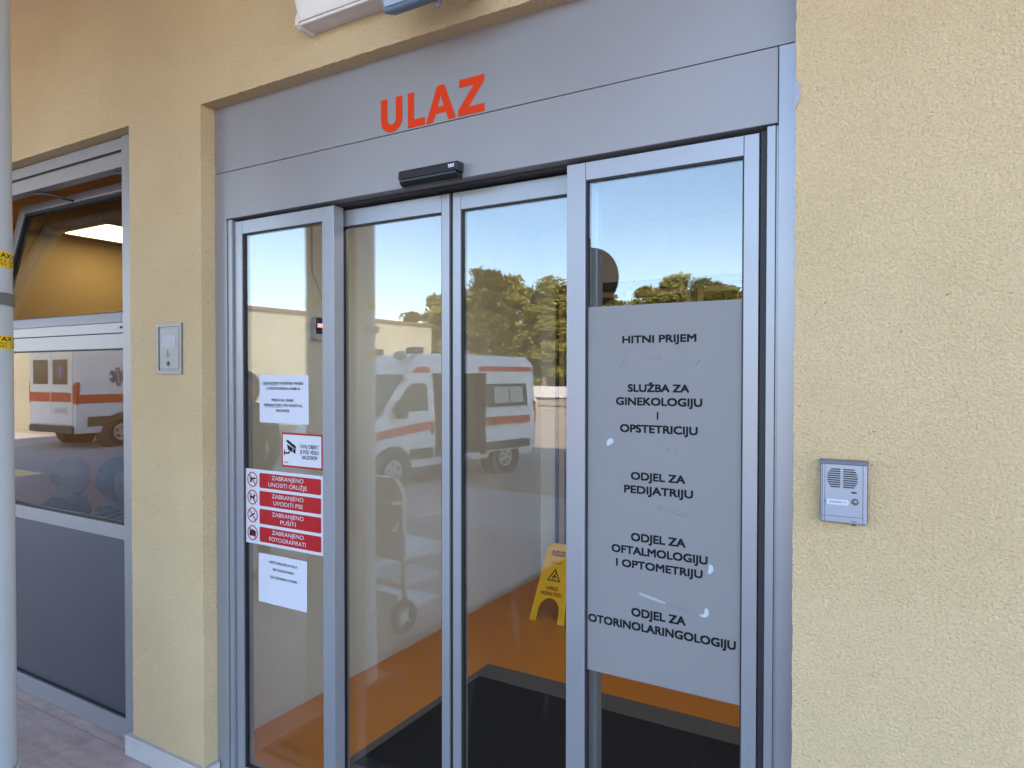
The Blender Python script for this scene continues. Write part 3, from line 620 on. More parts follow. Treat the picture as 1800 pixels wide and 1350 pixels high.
# ------------------------------------------------------------------ round column with taxi stickers
CX, CY, CR = -2.535, -.69, .13
colm = empty("round_column", (CX, CY, 0), "white painted round canopy column at the left edge", "column")
M_COL = mat("white_grey_paint", (0.50, 0.53, 0.57), .38, var=.05, vscale=4, bump=.05, bscale=300, bdist=.001)
mb = MB(); mb.cyl((CX, CY, .36), (CX, CY, 3.518), CR, seg=72); spart(mb, "shaft", M_COL, colm, colm, auto=40)
mb = MB(); mb.cyl((CX, CY, .003), (CX, CY, .352), CR + .006, seg=72); spart(mb, "base_sleeve", M_COL, colm, colm, auto=40, bevel=.003)
def band(r0, r1, z0, z1, a0=0, a1=360, n=72):
    mb = MB(); v = []; full = a1 - a0 >= 360; k = n if full else n + 1
    for i in range(k):
        a = R(a0 + (a1 - a0) * i / n); c, s = math.cos(a), math.sin(a)
        v += [(CX + r0 * c, CY + r0 * s, z0), (CX + r1 * c, CY + r1 * s, z0), (CX + r1 * c, CY + r1 * s, z1), (CX + r0 * c, CY + r0 * s, z1)]
    f = []
    for i in range(n):
        j = (i + 1) % k
        for q in range(4): f.append((i * 4 + q, i * 4 + (q + 1) % 4, j * 4 + (q + 1) % 4, j * 4 + q))
    if not full: f += [(0, 1, 2, 3), (n * 4 + 3, n * 4 + 2, n * 4 + 1, n * 4)]
    return mb.add(v, f)
mb = band(CR + .0005, CR + .004, 1.812, 1.850); mb.box(CX + CR * math.cos(R(-46)) - .012, CX + CR * math.cos(R(-46)) + .018, CY + CR * math.sin(R(-46)) - .012, CY + CR * math.sin(R(-46)) + .012, 1.815, 1.847)
mb.box(CX + CR - .012, CX + CR + .012, CY + .01, CY + .035, 1.815, 1.847)
spart(mb, "clamp", M_STEEL, colm, colm, auto=40)
M_TAXI = mat("yellow_sticker", lin(238, 196, 20), .35, var=.06, vscale=25)
for z0, z1, lab in ((1.928, 1.978, "yellow taxi sticker wrapped on the column above its clamp"), (1.676, 1.718, "yellow taxi sticker wrapped on the column below its clamp")):
    stk = empty("taxi_sticker", (CX, CY, z0), lab, "sticker", "taxi stickers on the column")
    spart(band(CR + .0004, CR + .0012, z0, z1), "band", M_TAXI, stk, stk, auto=40)
    wrap = lambda u, w: (CX + (CR + .0018) * math.cos(u), CY + (CR + .0018) * math.sin(u), w)
    mb = MB(); h = z1 - z0
    for rep in range(4):
        a = R(-74) + rep * math.pi / 2
        put_text(mb, "TAXI PULA", a, a + R(78), z0 + h * .58, z0 + h * .90, 0, bold=.03, fn=wrap)
        put_text(mb, "052 223 228", a, a + R(70), z0 + h * .34, z0 + h * .50, 0, fn=wrap)
        put_text(mb, "091 223 2280", a + R(3), a + R(74), z0 + h * .10, z0 + h * .26, 0, fn=wrap)
    spart(mb, "lettering", M_INK, stk, stk)

# ------------------------------------------------------------------ waiting room window
win = empty("waiting_room_window", (-3.35, .05, 0), "silver framed window with a tilted upper sash left of the pillar", "window")
def wbox(*a):
    mb = MB()
    for q in a: mb.box(*q)
    return mb
wy, wy1 = .050, .110; fx0, fx1 = -4.24, -2.954
mb = wbox((fx1, WX1 - .004, wy, wy1, .003, WZ - .004), (WX0 + .002, fx0, wy, wy1, .003, WZ - .004))
mb.box(fx0 + .0005, fx1 - .0005, wy + .008, wy1, 2.572, WZ - .004); mb.box(fx0 + .0005, fx1 - .0005, wy + .004, wy1, 2.495, 2.557)
mb.box(fx0 + .0005, fx1 - .0005, wy + .002, wy1, .876, .938); mb.box(fx0 + .0005, fx1 - .0005, wy + .002, wy1, .003, .089)
mb.box(fx0 + .0005, fx1 - .0005, wy + .002, wy1, 1.710, 1.775); mb.box(fx0 + .0005, fx1 - .0005, wy + .004, wy1, 1.7785, 1.823)
frm = spart(mb, "frame", M_ALU, win, win, bevel=.0015)
spart(wbox((fx0 + .001, fx1 - .001, wy + .02, wy1 - .002, 2.5575, 2.5715), (fx0 + .001, fx1 - .001, wy + .012, wy1 - .01, 1.7755, 1.778), (fx0 + .001, fx1 - .001, wy + .012, wy1 - .02, .9385, .942), (fx0 + .001, fx1 - .001, wy + .012, wy1 - .02, 1.7055, 1.7095), (fx0 + .001, fx1 - .001, wy + .010, wy1 - .02, .0895, .094), (fx1 - .006, fx1 - .0008, wy + .014, wy1 - .02, .943, 1.705)), "gasket", M_BLACK, win, win)
spart(wbox((fx0 + .002, fx1 - .0065, wy + .028, wy + .036, .9425, 1.705)), "lower_pane", M_GLASSW, win, win)
spart(wbox((fx0 + .002, fx1 - .002, wy + .022, wy + .034, .0945, .875)), "infill_panel", M_PANEL, win, win)
spart(wbox((-2.989, -2.965, .044, .0535, 1.798, 1.806)), "catch", M_STEEL, win, win)
sb = MB(); SH = .705; SM = Matrix.Translation((0, .066, 1.826)) @ Matrix.Rotation(R(-13), 4, 'X')
sx0, sx1 = fx0 + .02, fx1 - .003
for q in ((sx0, sx0 + .055, 0, .045, 0, SH), (sx1 - .045, sx1, 0, .045, 0, SH), (sx0 + .0555, sx1 - .0455, 0, .045, 0, .048), (sx0 + .0555, sx1 - .0455, -.0, .045, SH - .048, SH - .0)): sb.box(*q, M=SM)
sash = spart(sb, "tilted_sash", M_ALU, win, win, bevel=.004)
sb = MB(); sb.box(sx0 + .062, sx1 - .050, .018, .026, .054, SH - .062, M=SM); spart(sb, "upper_pane", M_GLASSW, sash, win)
sb = MB()
for q in ((sx0 + .056, sx1 - .046, .008, .030, SH - .062, SH - .0485), (sx0 + .056, sx0 + .062, .008, .030, .0485, SH - .062), (sx0 + .0625, sx1 - .046, .008, .030, .0485, .053)): sb.box(*q, M=SM)
spart(sb, "gasket", M_BLACK, sash, win)
for xa in (-3.72, -3.02):
    mb = MB(); mb.tube([(xa, .085, 2.49), (xa + .05, .13, 2.48), (xa + .09, .20, 2.462)], .006); mb.tube([(xa - .03, .082, 2.49), (xa + .03, .12, 2.486)], .008); spart(mb, "stay_arm", M_DARK, win, win, smooth=True)

# ------------------------------------------------------------------ waiting room
M_ROOM = mat("ochre_paint", (0.55, 0.36, 0.16), .8, var=.06, vscale=2)
mb = MB(); mb.box(-6.27, -6.17, .155, 4.6, .004, 2.75); mb.box(-6.17, -2.645, 4.5, 4.6, .004, 2.75); mb.box(-2.70, -2.642, .155, 4.5, .004, 2.75); mb.build("waiting_room_wall", M_ROOM, hosp)
mb = MB(); mb.box(-6.3, -2.642, .155, 4.6, 2.755, 2.85); mb.build("waiting_room_ceiling", mat("ceiling_tile", (0.30, 0.23, 0.14), .9, var=.05), hosp)
cl = empty("ceiling_light", (-5.6, 1.62, 2.75), "bright square ceiling light panel in the waiting room", "ceiling light")
mb = MB(); mb.box(-5.92, -5.28, 1.27, 1.93, 2.735, 2.752); spart(mb, "frame", M_CEIL, cl, cl)
mb = MB(); mb.box(-5.90, -5.30, 1.29, 1.91, 2.729, 2.7345); spart(mb, "diffuser", mat("lit_panel", (.9, .85, .6), .5, emit=(1.0, .82, .50, 1), estr=2.2), cl, cl)

M_LIT2 = mat("lobby_fill_panel", (.9, .88, .8), .5, emit=(1.0, .90, .72, 1), estr=1.9)  # added lobby light, never in view, lifts the wall and floor behind the door
for x_, y_, lab in ((-1.0, 1.2, "added square light panel, out of view, brightening the lobby"),):
    c2 = copy_tree(cl); c2.location = (x_, y_, 2.703); c2["label"] = lab
    for o_ in c2.children:
        if o_.name.startswith("diffuser"):
            o_.data = o_.data.copy(); o_.data.materials[0] = M_LIT2
    for o_ in (cl, c2): o_["group"] = "square ceiling light panels"

# thermometer on the lobby wall
th = empty("wall_thermometer", (lx0, .772, 1.827), "white wall thermometer with red digits and hanging cable in lobby", "thermometer")
def lobw(x): return lambda u, v, w: (lx0 + x + w, u, v)
mb = MB(); mb.shape(curve_shape([rrect(.735, .812, 1.765, 1.882, .018)], .012), lobw(.0125)); spart(mb, "housing", M_WHITE, th, th, auto=40)
mb = MB(); mb.shape(curve_shape([rrect(.742, .805, 1.795, 1.875, .004)], .0005), lobw(.026)); spart(mb, "screen", mat("screen_dark", (.02, .03, .10), .15), th, th)
mb = MB(); mb.box(lx0 + .0268, lx0 + .0275, .752, .782, 1.828, 1.846); spart(mb, "digits", mat("red_led", (.6, .02, .02), .4, emit=(1, .05, .04, 1), estr=2.0), th, th)
mb = MB(); mb.tube([(lx0 + .004, .80, 1.88), (lx0 + .004, .85, 1.92), (lx0 + .004, .80, 1.98), (lx0 + .004, .74, 2.10), (lx0 + .004, .74, 2.6)], .003, seg=6); spart(mb, "cable", M_WHITE, th, th)

# door mat
dm = empty("door_mat", (-1.1, .95, .004), "black carpet mat with wide grey rubber edge inside the door", "mat")
mb = MB(); mx0, mx1, my0, my1 = -2.012, -.25, .35, 1.515
def frame_ring(mb, a, b, z0, z1):
    (x0, x1, y0, y1), (u0, u1, v0, v1) = a, b
    o = [(x0, y0), (x1, y0), (x1, y1), (x0, y1)]; i = [(u0, v0), (u1, v0), (u1, v1), (u0, v1)]
    mb.add([(*p, z0) for p in o] + [(*p, z1) for p in i] + [(*p, .0045) for p in i], [(k, (k + 1) % 4, 4 + (k + 1) % 4, 4 + k) for k in range(4)] + [(4 + k, 4 + (k + 1) % 4, 8 + (k + 1) % 4, 8 + k) for k in range(4)])
frame_ring(mb, (mx0, mx1, my0, my1), (mx0 + .05, mx1 - .05, my0 + .06, my1 - .165), .0045, .012); spart(mb, "rubber_edge", M_MATB, dm, dm)
mb = MB(); mb.box(mx0 + .051, mx1 - .051, my0 + .061, my1 - .166, .0045, .0105); spart(mb, "carpet", M_MAT, dm, dm)

om = empty("reflection_dimming_mat", (-1.25, -2.0, .004), "added dark ribbed mat, out of view, darkening reflections in the door glass", "mat")  # added on the unseen paving to keep its pale reflection off the glass
mb = MB(); mb.add([(x, y, z) for z in (.001, .008) for x, y in ((-2.62, -3.85), (.1, -3.85), (.1, -.12), (-2.38, -.12), (-2.38, -.86), (-2.62, -.86))], [(0, 1, 2, 3, 4, 5), (6, 7, 8, 9, 10, 11)] + [(i, (i + 1) % 6, 6 + (i + 1) % 6, 6 + i) for i in range(6)]); spart(mb, "rubber_edge", M_DARK, om, om)
mb = MB()
for i in range(182): mb.box(-2.57 if i < 144 else -2.34, .05, -3.81 + i * .020, -3.798 + i * .020, .0081, .014)
spart(mb, "ribs", carpet("charcoal_ribs", (.02, .02, .021)), om, om)

# ------------------------------------------------------------------ wet floor sign
wf = empty("wet_floor_sign", (-2.02, 2.30, .004), "yellow folding wet floor sign standing in the lobby", "wet floor sign")
Hh = .50; WB, WT = .25, .17
def arch(cx, w, h, n=10): return [(cx - w, 0), (cx - w, h * .45)] + [(cx - w * math.cos(math.pi * i / n), h * .45 + h * .55 * math.sin(math.pi * i / n)) for i in range(1, n)] + [(cx + w, h * .45), (cx + w, 0)]
outl = [(-WB / 2, 0)] + arch(0, .075, .155) + [(WB / 2, 0), (WT / 2, Hh - .03), (WT / 2 - .03, Hh), (-WT / 2 + .03, Hh), (-WT / 2, Hh - .03)]
slot = rrect(-.05, .05, Hh - .078, Hh - .04, .011)
ps_ = curve_shape([outl, slot], .009)
lean = .20
def sg(sgn):
    c, s = math.cos(math.asin(lean / Hh)), lean / Hh
    return lambda u, v, w: (u, sgn * (-(lean) + v * s) - (sgn) * w * c * 1.0, v * c - 0 + w * s)
fA = sg(1); fB = sg(-1)
mb = MB(); mb.shape(ps_, fA); mb.build("front_panel", M_YEL, wf, bevel=.003).location = (0, .125, 0)
mb = MB(); mb.shape(ps_, fB); mb.build("rear_panel", M_YEL, wf, bevel=.003).location = (0, .137, 0)
mb = MB(); o_ = lambda u, v, w: fA(u * .88, v * .83, w + .0098)
mb.shape(curve_shape([[(-.055, .315), (.055, .315), (0, .415)], [(-.041, .323), (.041, .323), (0, .398)]], .0003), o_)
for lp in ([(-.020, .332), (-.012, .330), (.004, .348), (.018, .340), (.022, .345), (.006, .358), (.010, .368), (.003, .372), (-.006, .357), (-.020, .352), (-.018, .347), (-.006, .349)], circ(.010, .379, .006, 12), [(-.026, .329), (.030, .329), (.030, .3325), (-.026, .3325)]):
    mb.shape(curve_shape([lp], .0003), o_)
# pen marks
for x in (-.045, -.02, .0, .022): mb.shape(curve_shape([[(x, .445), (x + .004, .445), (x + .010, .468), (x + .006, .468)]], .0003), o_)
for x in (-.034, .008, .030): mb.shape(curve_shape([[(x, .447), (x + .011, .455), (x + .010, .459), (x - .001, .451)]], .0003), o_)
mb.build("slip_symbol", M_INK, wf).location = (0, .125, 0)
mb = MB(); fl2 = lambda u, v: fA(u * .88, v * .83, .0103)
put_text(mb, "OPREZ", -.048, .048, .245, .273, 0, bold=.02, fn=fl2); put_text(mb, "MOKRI POD", -.083, .083, .203, .231, 0, bold=.02, fn=fl2)
mb.build("lettering", M_SRED, wf).location = (0, .125, 0)

# ------------------------------------------------------------------ things in the yard, seen in the panes
M_VAN = mat("white_van_paint", (0.84, 0.85, 0.87), .25, var=.03, vscale=3); M_VRED = mat("van_red", lin(205, 62, 42), .4); M_TYRE = mat("tyre", (.02, .02, .02), .85)
M_VGL = mat("van_glass", (.035, .045, .045), .06); M_VDK = mat("van_grey_trim", (.06, .06, .06), .6); M_RIM = mat("steel_rim", (.5, .5, .5), .35, .6); M_BLUE = mat("star_blue", lin(38, 62, 128), .4)
M_INT = mat("van_interior", (.30, .22, .17), .8); M_PALEG = mat("pale_window_film", (.42, .46, .42), .25)
def make_ambulance():
    root = empty("ambulance", (0, 0, 0), "white ambulance", "ambulance", "ambulances in the yard")
    lev = [.35, .50, .75, 1.25, 1.40, 1.95, 2.12, 2.35, 2.47, 2.524]; wid = [.93, 1.0, 1.02, 1.02, 1.005, .955, .935, .885, .76, 0]
    def w_at(z):
        for k in range(len(lev) - 1):
            if lev[k] <= z <= lev[k + 1]: return wid[k] + (wid[k + 1] - wid[k]) * (z - lev[k]) / (lev[k + 1] - lev[k])
        return wid[0] if z < lev[0] else 0
    def interp(t, x):
        for (a, b), (c, d) in zip(t[:-1], t[1:]):
            if a <= x <= c: return b + (d - b) * (x - a) / (c - a)
        return t[-1][1] if x > t[-1][0] else t[0][1]
    ZT = [(0, 2.44), (.06, 2.51), (.3, 2.524), (3.0, 2.524), (3.3, 2.46), (3.5, 2.31), (3.62, 2.12), (4.30, 1.32), (4.38, 1.27), (4.7, 1.10), (4.88, .94), (4.96, .70)]
    WF = [(0, .985), (.06, 1), (3.9, 1), (4.4, .955), (4.7, .88), (4.88, .78), (4.96, .62)]
    sx = [0, .06, .3, 1.0, 1.72, 2.05, 2.55, 3.0, 3.15, 3.3, 3.42, 3.5, 3.56, 3.62, 3.8, 4.0, 4.15, 4.30, 4.38, 4.55, 4.7, 4.8, 4.88, 4.93, 4.96]
    rings = []
    for x in sx:
        zt = interp(ZT, x); wf_ = interp(WF, x); n = len(lev); below = [k for k in range(n) if lev[k] < zt - .01]; up = n - len(below); half_ = []
        for k in below: half_.append((wid[k] * wf_, lev[k]))
        wt = w_at(zt) if zt < 2.5 else .70
        if up == 1: half_.append((0, zt))
        else:
            for j in range(up): half_.append((wt * wf_ * (1 - j / (up - 1)) * (.93 if j else .985), zt - (.012 if j == 0 else 0)))
        rings.append([(x, -y, z) for y, z in half_] + [(x, y, z) for y, z in reversed(half_[:-1])])
    mb = MB(); n = len(rings[0]); vv = [p for r in rings for p in r]; ff = []
    for i in range(len(rings) - 1):
        for k in range(n - 1):
            a, b = sx[i], sx[i + 1]
            if 1.72 <= a and b <= 3.0 and 1 <= k <= 5: continue                       # sliding door opening, right side
            kk = n - 2 - k
            if 2.05 <= a and b <= 2.55 and kk == 4: continue                       # window, left side
            ff.append((i * n + k, i * n + k + 1, (i + 1) * n + k + 1, (i + 1) * n + k))
        ff.append((i * n + n - 1, i * n, (i + 1) * n, (i + 1) * n + n - 1))
    ff += [tuple(range(n)), tuple(range(len(vv) - 1, len(vv) - n - 1, -1))]
    mb.add(vv, ff); mb.build("body", M_VAN, root, auto=28)
    def side(poly, s, off, m, name, par=root):
        mb = MB(); zs_ = sorted(set([q[1] for q in poly])); v = [(x, s * (w_at(z) * interp(WF, x) + off), z) for x, z in poly]
        v2 = [(x, y - s * .010, z) for x, y, z in v]; k = len(v)
        mb.add(v + v2, [tuple(range(k)), tuple(range(2 * k - 1, k - 1, -1))] + [(i, (i + 1) % k, k + (i + 1) % k, k + i) for i in range(k)]); return mb.build(name, m, par)
    for s in (-1, 1):
        side([(3.16, 1.41), (3.16, 1.86), (3.22, 1.93), (3.50, 1.93), (3.62, 1.87), (4.02, 1.45), (4.02, 1.41)], s, .008, M_VGL, "door_window")
        mb = MB(); v = []; xk = [3.0 + i * .15 for i in range(13)]
        for x in xk:
            t = (x - 3.0) / 1.8; zt_, zb_ = 1.20 - .22 * t ** 1.6, 1.05 - .20 * t ** 1.3
            v += [(x, s * (w_at(zt_) * interp(WF, x) + .014), zt_), (x, s * (w_at(zb_) * interp(WF, x) + .014), zb_)]
        mb.add(v, [(2 * i, 2 * i + 1, 2 * i + 3, 2 * i + 2) for i in range(12)]); mb.build("red_stripe", M_VRED, root)
        side([(3.06, 2.13), (3.06, 2.24), (3.36, 2.24), (3.50, 2.13)], s, .008, M_VRED, "red_stripe")
        if s < 0: side([(.03, 2.16), (.03, 2.26), (1.71, 2.26), (1.71, 2.16)], s, .008, M_VRED, "red_stripe")
        side([(3.05, .50), (3.05, .70), (3.62, .70), (3.62, .50)], s, .010, M_VDK, "sill_trim")
        side([(3.05, .96), (3.05, 1.13), (3.12, 1.13), (3.12, .96)], s, .022, M_VDK, "door_handle")
        side([(3.005, .52), (3.005, 2.1), (3.02, 2.1), (3.02, .52)], s, .007, M_VDK, "door_seam")
        mb = MB(); mb.box(3.84, 4.00, s * 1.06 - .0, s * 1.06 + s * .20, 1.30, 1.62); mb.box(3.90, 3.95, s * .98, s * 1.06, 1.36, 1.40); mb.build("mirror", M_VDK, root, bevel=.03)
        for wx in (4.01, 1.01):
            mb = MB(); mb.cyl((wx, s * 1.027, .36), (wx, s * .7, .36), .43, seg=36); mb.build("wheel_arch", M_VDK, root, auto=40)
            mb = MB(); mb.torus((wx, s * .945, .34), (0, 1, 0), .25, .095, seg=36, sub=12); w_ = mb.build("wheel", M_TYRE, root, smooth=True)
            mb = MB(); mb.cyl((wx, s * 1.030, .34), (wx, s * .9, .34), .195, seg=32)
            mb.build("rim", M_RIM, w_, auto=40)
            mb = MB()
            for q in range(5):
                a = R(72 * q + 10); mb.cyl((wx + .115 * math.cos(a), s * 1.0365, .34 + .115 * math.sin(a)), (wx + .115 * math.cos(a), s * 1.02, .34 + .115 * math.sin(a)), .038, seg=14)
            mb.build("rim_hole", M_VDK, w_)
        mb = MB(); mb.box(-.012, .06, s * .90 - .055, s * .90 + .055 + .0, 1.02, 1.46); mb.box(-.006, .085, s * .985 - .03, s * .985 + .035, 1.0, 1.5); mb.build("tail_light", mat("tail_red", lin(190, 30, 25), .25), root, bevel=.015)
        mb = MB(); mb.box(4.62, 4.90, s * .70 - .12, s * .70 + .12, .80, 1.0); mb.build("headlight", M_PALEG, root, bevel=.03)
    # left flank: full stripe, star, seams
    side([(.03, 1.02), (.03, 1.22), (2.99, 1.22), (2.99, 1.02)], 1, .008, M_VRED, "red_stripe")
    side([(.25, .50), (.25, .72), (2.9, .72), (2.9, .50)], 1, .010, M_VDK, "sill_trim")
    def star(cx, cz, r, fn, m=M_BLUE):
        mb = MB()
        for q in range(3):
            a = R(60 * q); c, s_ = math.cos(a), math.sin(a); w2 = r * .27
            mb.shape(curve_shape([[(cx + c * u - s_ * v, cz + s_ * u + c * v) for u, v in ((-w2, -r), (w2, -r), (w2, r), (-w2, r))]], .001 + q * .0006), fn)
        st_ = mb.build("star_emblem", m, root)
        mb = MB(); mb.shape(curve_shape([[(cx - r * .05, cz - r * .85), (cx + r * .05, cz - r * .85), (cx + r * .05, cz + r * .85), (cx - r * .05, cz + r * .85)]], .0035), fn)
        pts = [(cx + r * .16 * math.sin(t * 1.25), cz - r * .6 + r * 1.2 * t / 10) for t in range(11)]
        for a, b in zip(pts[:-1], pts[1:]): mb.shape(curve_shape([[(a[0] - r * .045, a[1]), (a[0] + r * .045, a[1]), (b[0] + r * .045, b[1]), (b[0] - r * .045, b[1])]], .0035), fn)
        mb.build("serpent_rod", M_WHITE, st_)
    star(.95, 1.62, .21, lambda u, v, w: (u, w_at(v) + .008 + w, v))
    # right flank behind the opening: the slid back door
    ds = .085
    side([(.32, .50), (.32, 2.11), (1.66, 2.11), (1.66, .50)], -1, ds, M_VAN, "sliding_door")
    side([(.38, 1.42), (.38, 1.90), (1.62, 1.90), (1.62, 1.42)], -1, ds + .008, M_VDK, "window_surround")
    side([(.52, 1.50), (.52, 1.84), (.94, 1.84), (.94, 1.50)], -1, ds + .016, M_PALEG, "side_window")
    side([(.97, 1.50), (.97, 1.84), (1.42, 1.84), (1.42, 1.50)], -1, ds + .016, M_PALEG, "side_window")
    side([(.32, 1.05), (.32, 1.21), (1.66, 1.21), (1.66, 1.05)], -1, ds + .008, M_VRED, "red_stripe")
    side([(1.42, 1.03), (1.42, 1.22), (1.50, 1.22), (1.50, 1.03)], -1, ds + .03, M_VDK, "door_handle")
    side([(.32, .52), (.32, .70), (1.66, .70), (1.66, .52)], -1, ds + .010, M_VDK, "sill_trim")
    mb = MB(); mb.box(1.675, 1.73, -1.10, -.80, .46, 2.12); mb.build("door_pillar", M_VDK, root)
    # inside
    mb = MB(); mb.box(1.0, 3.02, -.92, .92, .42, .50); mb.box(3.02, 3.06, -.90, .90, .50, 2.3); mb.box(.9, .94, -.9, .9, .5, 2.3); mb.box(1.8, 2.7, .25, .85, .50, 1.0); mb.box(1.74, 2.0, .955, .965, .5, 1.38); mb.box(.95, 2.04, .80, .82, .5, 2.2); mb.box(2.56, 3.0, .80, .82, .5, 2.2)
    mb.build("interior", M_INT, root)
    mb = MB(); mb.box(3.625, 3.63, -.01, .01, 2.0, 2.01)
    v = [(3.63, -.86, 2.085), (3.63, .86, 2.085), (4.29, .93, 1.345), (4.29, -.93, 1.345)]
    mb = MB(); mb.add([(x + .012, y, z + .012) for x, y, z in v] + [(x - .004, y, z - .004) for x, y, z in v], [(0, 1, 2, 3), (7, 6, 5, 4)] + [(i, (i + 1) % 4, 4 + (i + 1) % 4, 4 + i) for i in range(4)]); mb.build("windscreen", M_VGL, root)
    mb = MB(); mb.box(4.72, 5.0, -.72, .72, .38, .62); mb.box(4.955, 4.985, -.45, .45, .70, .82); mb.build("bumper", M_VDK, root, bevel=.04)
    mb = MB(); mb.box(-.07, .02, -.93, .93, .36, .52); mb.build("rear_step", M_VDK, root, bevel=.02)
    # roof lights, siren, vent
    for y in (-.62, .62):
        mb = MB(); mb.box(3.05, 3.30, y - .14, y + .14, 2.49, 2.62); mb.build("beacon", mat("beacon_dark", (.05, .06, .10), .2), root, bevel=.03)
    mb = MB(); mb.ellipsoid((3.52, -.60, 2.46), .14, .13, .09); mb.build("siren_horn", M_PALEG, root, smooth=True)
    mb = MB(); mb.box(1.25, 1.55, -.18, .18, 2.52, 2.60); mb.build("roof_vent", M_WHITE, root, bevel=.02)
    # folding step under the sliding door
    mb = MB()
    for x in (2.05, 2.75): mb.tube([(x, -.98, .40), (x, -1.18, .30), (x, -1.36, .19), (x, -1.40, .17)], .016, seg=8)
    mb.tube([(2.05, -1.40, .17), (2.75, -1.40, .17)], .016, seg=8); mb.box(2.07, 2.73, -1.14, -.98, .365, .385); mb.box(2.07, 2.73, -1.39, -1.27, .165, .18)
    mb.build("folding_step", M_STEEL, root)
    # rear doors, each hinged at its outer edge
    for s in (-1, 1):
        mb = MB(); y0, y1 = sorted((0, -s * .90)); mb.box(-.03, .01, y0, y1, .54, 2.30)
        rd = mb.build("rear_door", M_VAN, root, bevel=.015, loc=(-.005, s * .905, 0))
        mb = MB(); y0, y1 = sorted((-s * .16, -s * .80)); mb.box(-.038, -.031, y0, y1, 1.45, 2.0); mb.build("rear_window", M_VGL, rd, bevel=.003)
        mb = MB(); y0, y1 = sorted((-s * .03, -s * .88)); mb.box(-.037, -.031, y0, y1, 1.06, 1.27); mb.build("red_stripe", M_VRED, rd)
    star(0, 0, .19, lambda u, v, w: (-.046 - w, .44 + u, 1.73 + v))
    mb = MB(); mb.box(-.045, -.036, .20, .70, .80, .92); pl = mb.build("number_plate", M_WHITE, root)
    return root
amb = make_ambulance()
hd_ = R(180 - 79)
def place_amb(o, wx, wy, heading):     # wx, wy: ground point under the right front wheel
    d = Vector((math.cos(heading), math.sin(heading))); rgt = Vector((d.y, -d.x))
    p = Vector((wx, wy)) - d * 4.01 - rgt * 1.0
    o.location = (p.x, p.y, -.5); o.rotation_euler = (0, 0, heading)
place_amb(amb, -8.10, -7.58, hd_)
amb["label"] = "white ambulance with its side door open, mirrored in the sliding leaves"
amb2 = copy_tree(amb); amb2["label"] = "white ambulance seen from behind with blue star, mirrored in waiting room window"
amb2.location = (-17.96, -6.8, -.2); amb2.rotation_euler = (0, 0, R(269)); amb2.scale = (1.04, 1.04, 1.07)

# hospital wing closing the yard
wing = empty("hospital_wing", (-25, -17, -.5), "low beige hospital wing with flat roof across the yard", "building")
M_WING = stucco("cream_render", (0.50, 0.475, 0.39, 1), .3, .3)
mb = MB(); mb.box(-37, -25, -31, -9, -.5, 4.42); spart(mb, "wall", M_WING, wing, wing)
mb = MB(); mb.box(-37.1, -24.9, -31.1, -8.9, 4.425, 4.56); spart(mb, "parapet", mat("brown_coping", (.22, .12, .07), .6), wing, wing)
mb = MB(); mb.box(-24.99, -24.2, -13.6, -10.6, 1.58, 1.72); spart(mb, "door_canopy", mat("grey_canopy", (.2, .2, .21), .6), wing, wing)

# pines
M_LEAF = []
def leaf(name, c):
    m = mat(name, c, .7, var=.5, vscale=.9); m.node_tree.nodes['Principled BSDF'].inputs['Specular IOR Level'].default_value = .15; return m
M_PINE = leaf("pine_needles", (.13, .135, .028)); M_PINE2 = leaf("pine_needles_light", (.22, .195, .045)); M_BARK = mat("pine_bark", (.16, .10, .07), .9, var=.3, vscale=6)
def pine_meshes(seed, H, Wd, low):
    rd = random.Random(seed); tk = MB(); cr_ = MB()
    pts = [(0, 0, 0)]; x = y = 0
    for i in range(1, 6): x += rd.uniform(-.25, .25); y += rd.uniform(-.25, .25); pts.append((x, y, H * .85 * i / 5))
    tk.tube(pts, [.26, .23, .19, .15, .10, .05], seg=8)
    clumps = []
    for i in range(115):
        h = rd.uniform(low, 1.0); f = (h - low) / (1 - low); rad = Wd * (math.sin(math.pi * min(1, .22 + .75 * f)) ** .7) * rd.uniform(.25, 1.0); a = rd.uniform(0, 6.283)
        clumps.append((x * h + rad * math.cos(a), y * h + rad * math.sin(a), H * h * .95 + rd.uniform(-.3, .3), rd.uniform(.3, .8)))
    for i in range(16):
        c = clumps[i]; b = (x * .6, y * .6, max(H * .25, c[2] - rd.uniform(.8, 2.2))); tk.tube([b, ((b[0] + c[0]) / 2, (b[1] + c[1]) / 2, (b[2] + c[2]) / 2 - .1), c[:3]], [.07, .05, .02], seg=6)
    for cx, cy, cz, r in clumps:
        for k in range(int(230 * r)):
            u = Vector((rd.gauss(0, 1), rd.gauss(0, 1), rd.gauss(0, 1))).normalized() * r * rd.random() ** .45; u.z *= .62
            p = Vector((cx, cy, cz)) + u; s_ = rd.uniform(.09, .21); d = Vector((rd.gauss(0, 1), rd.gauss(0, 1), rd.gauss(0, .6) + .4)).normalized(); e = d.orthogonal().normalized() * s_ * .45
            cr_.add([p - e, p + e, p + d * s_ * 1.5 + e * .3, p + d * s_ * 1.5 - e * .3], [(0, 1, 2, 3)], 0 if rd.random() < .6 else 1)
    return tk, cr_
protos = []
def ray_xy(px, dist):
    """yard point seen by mirror in the sliding leaves along a photo column, at a distance along the view axis"""
    a = (px - 900) / 1202.7; X = dist * (-.5069 + .862 * a); Yv = dist * (.862 + .5069 * a) - 1.65
    return X, .29 - Yv
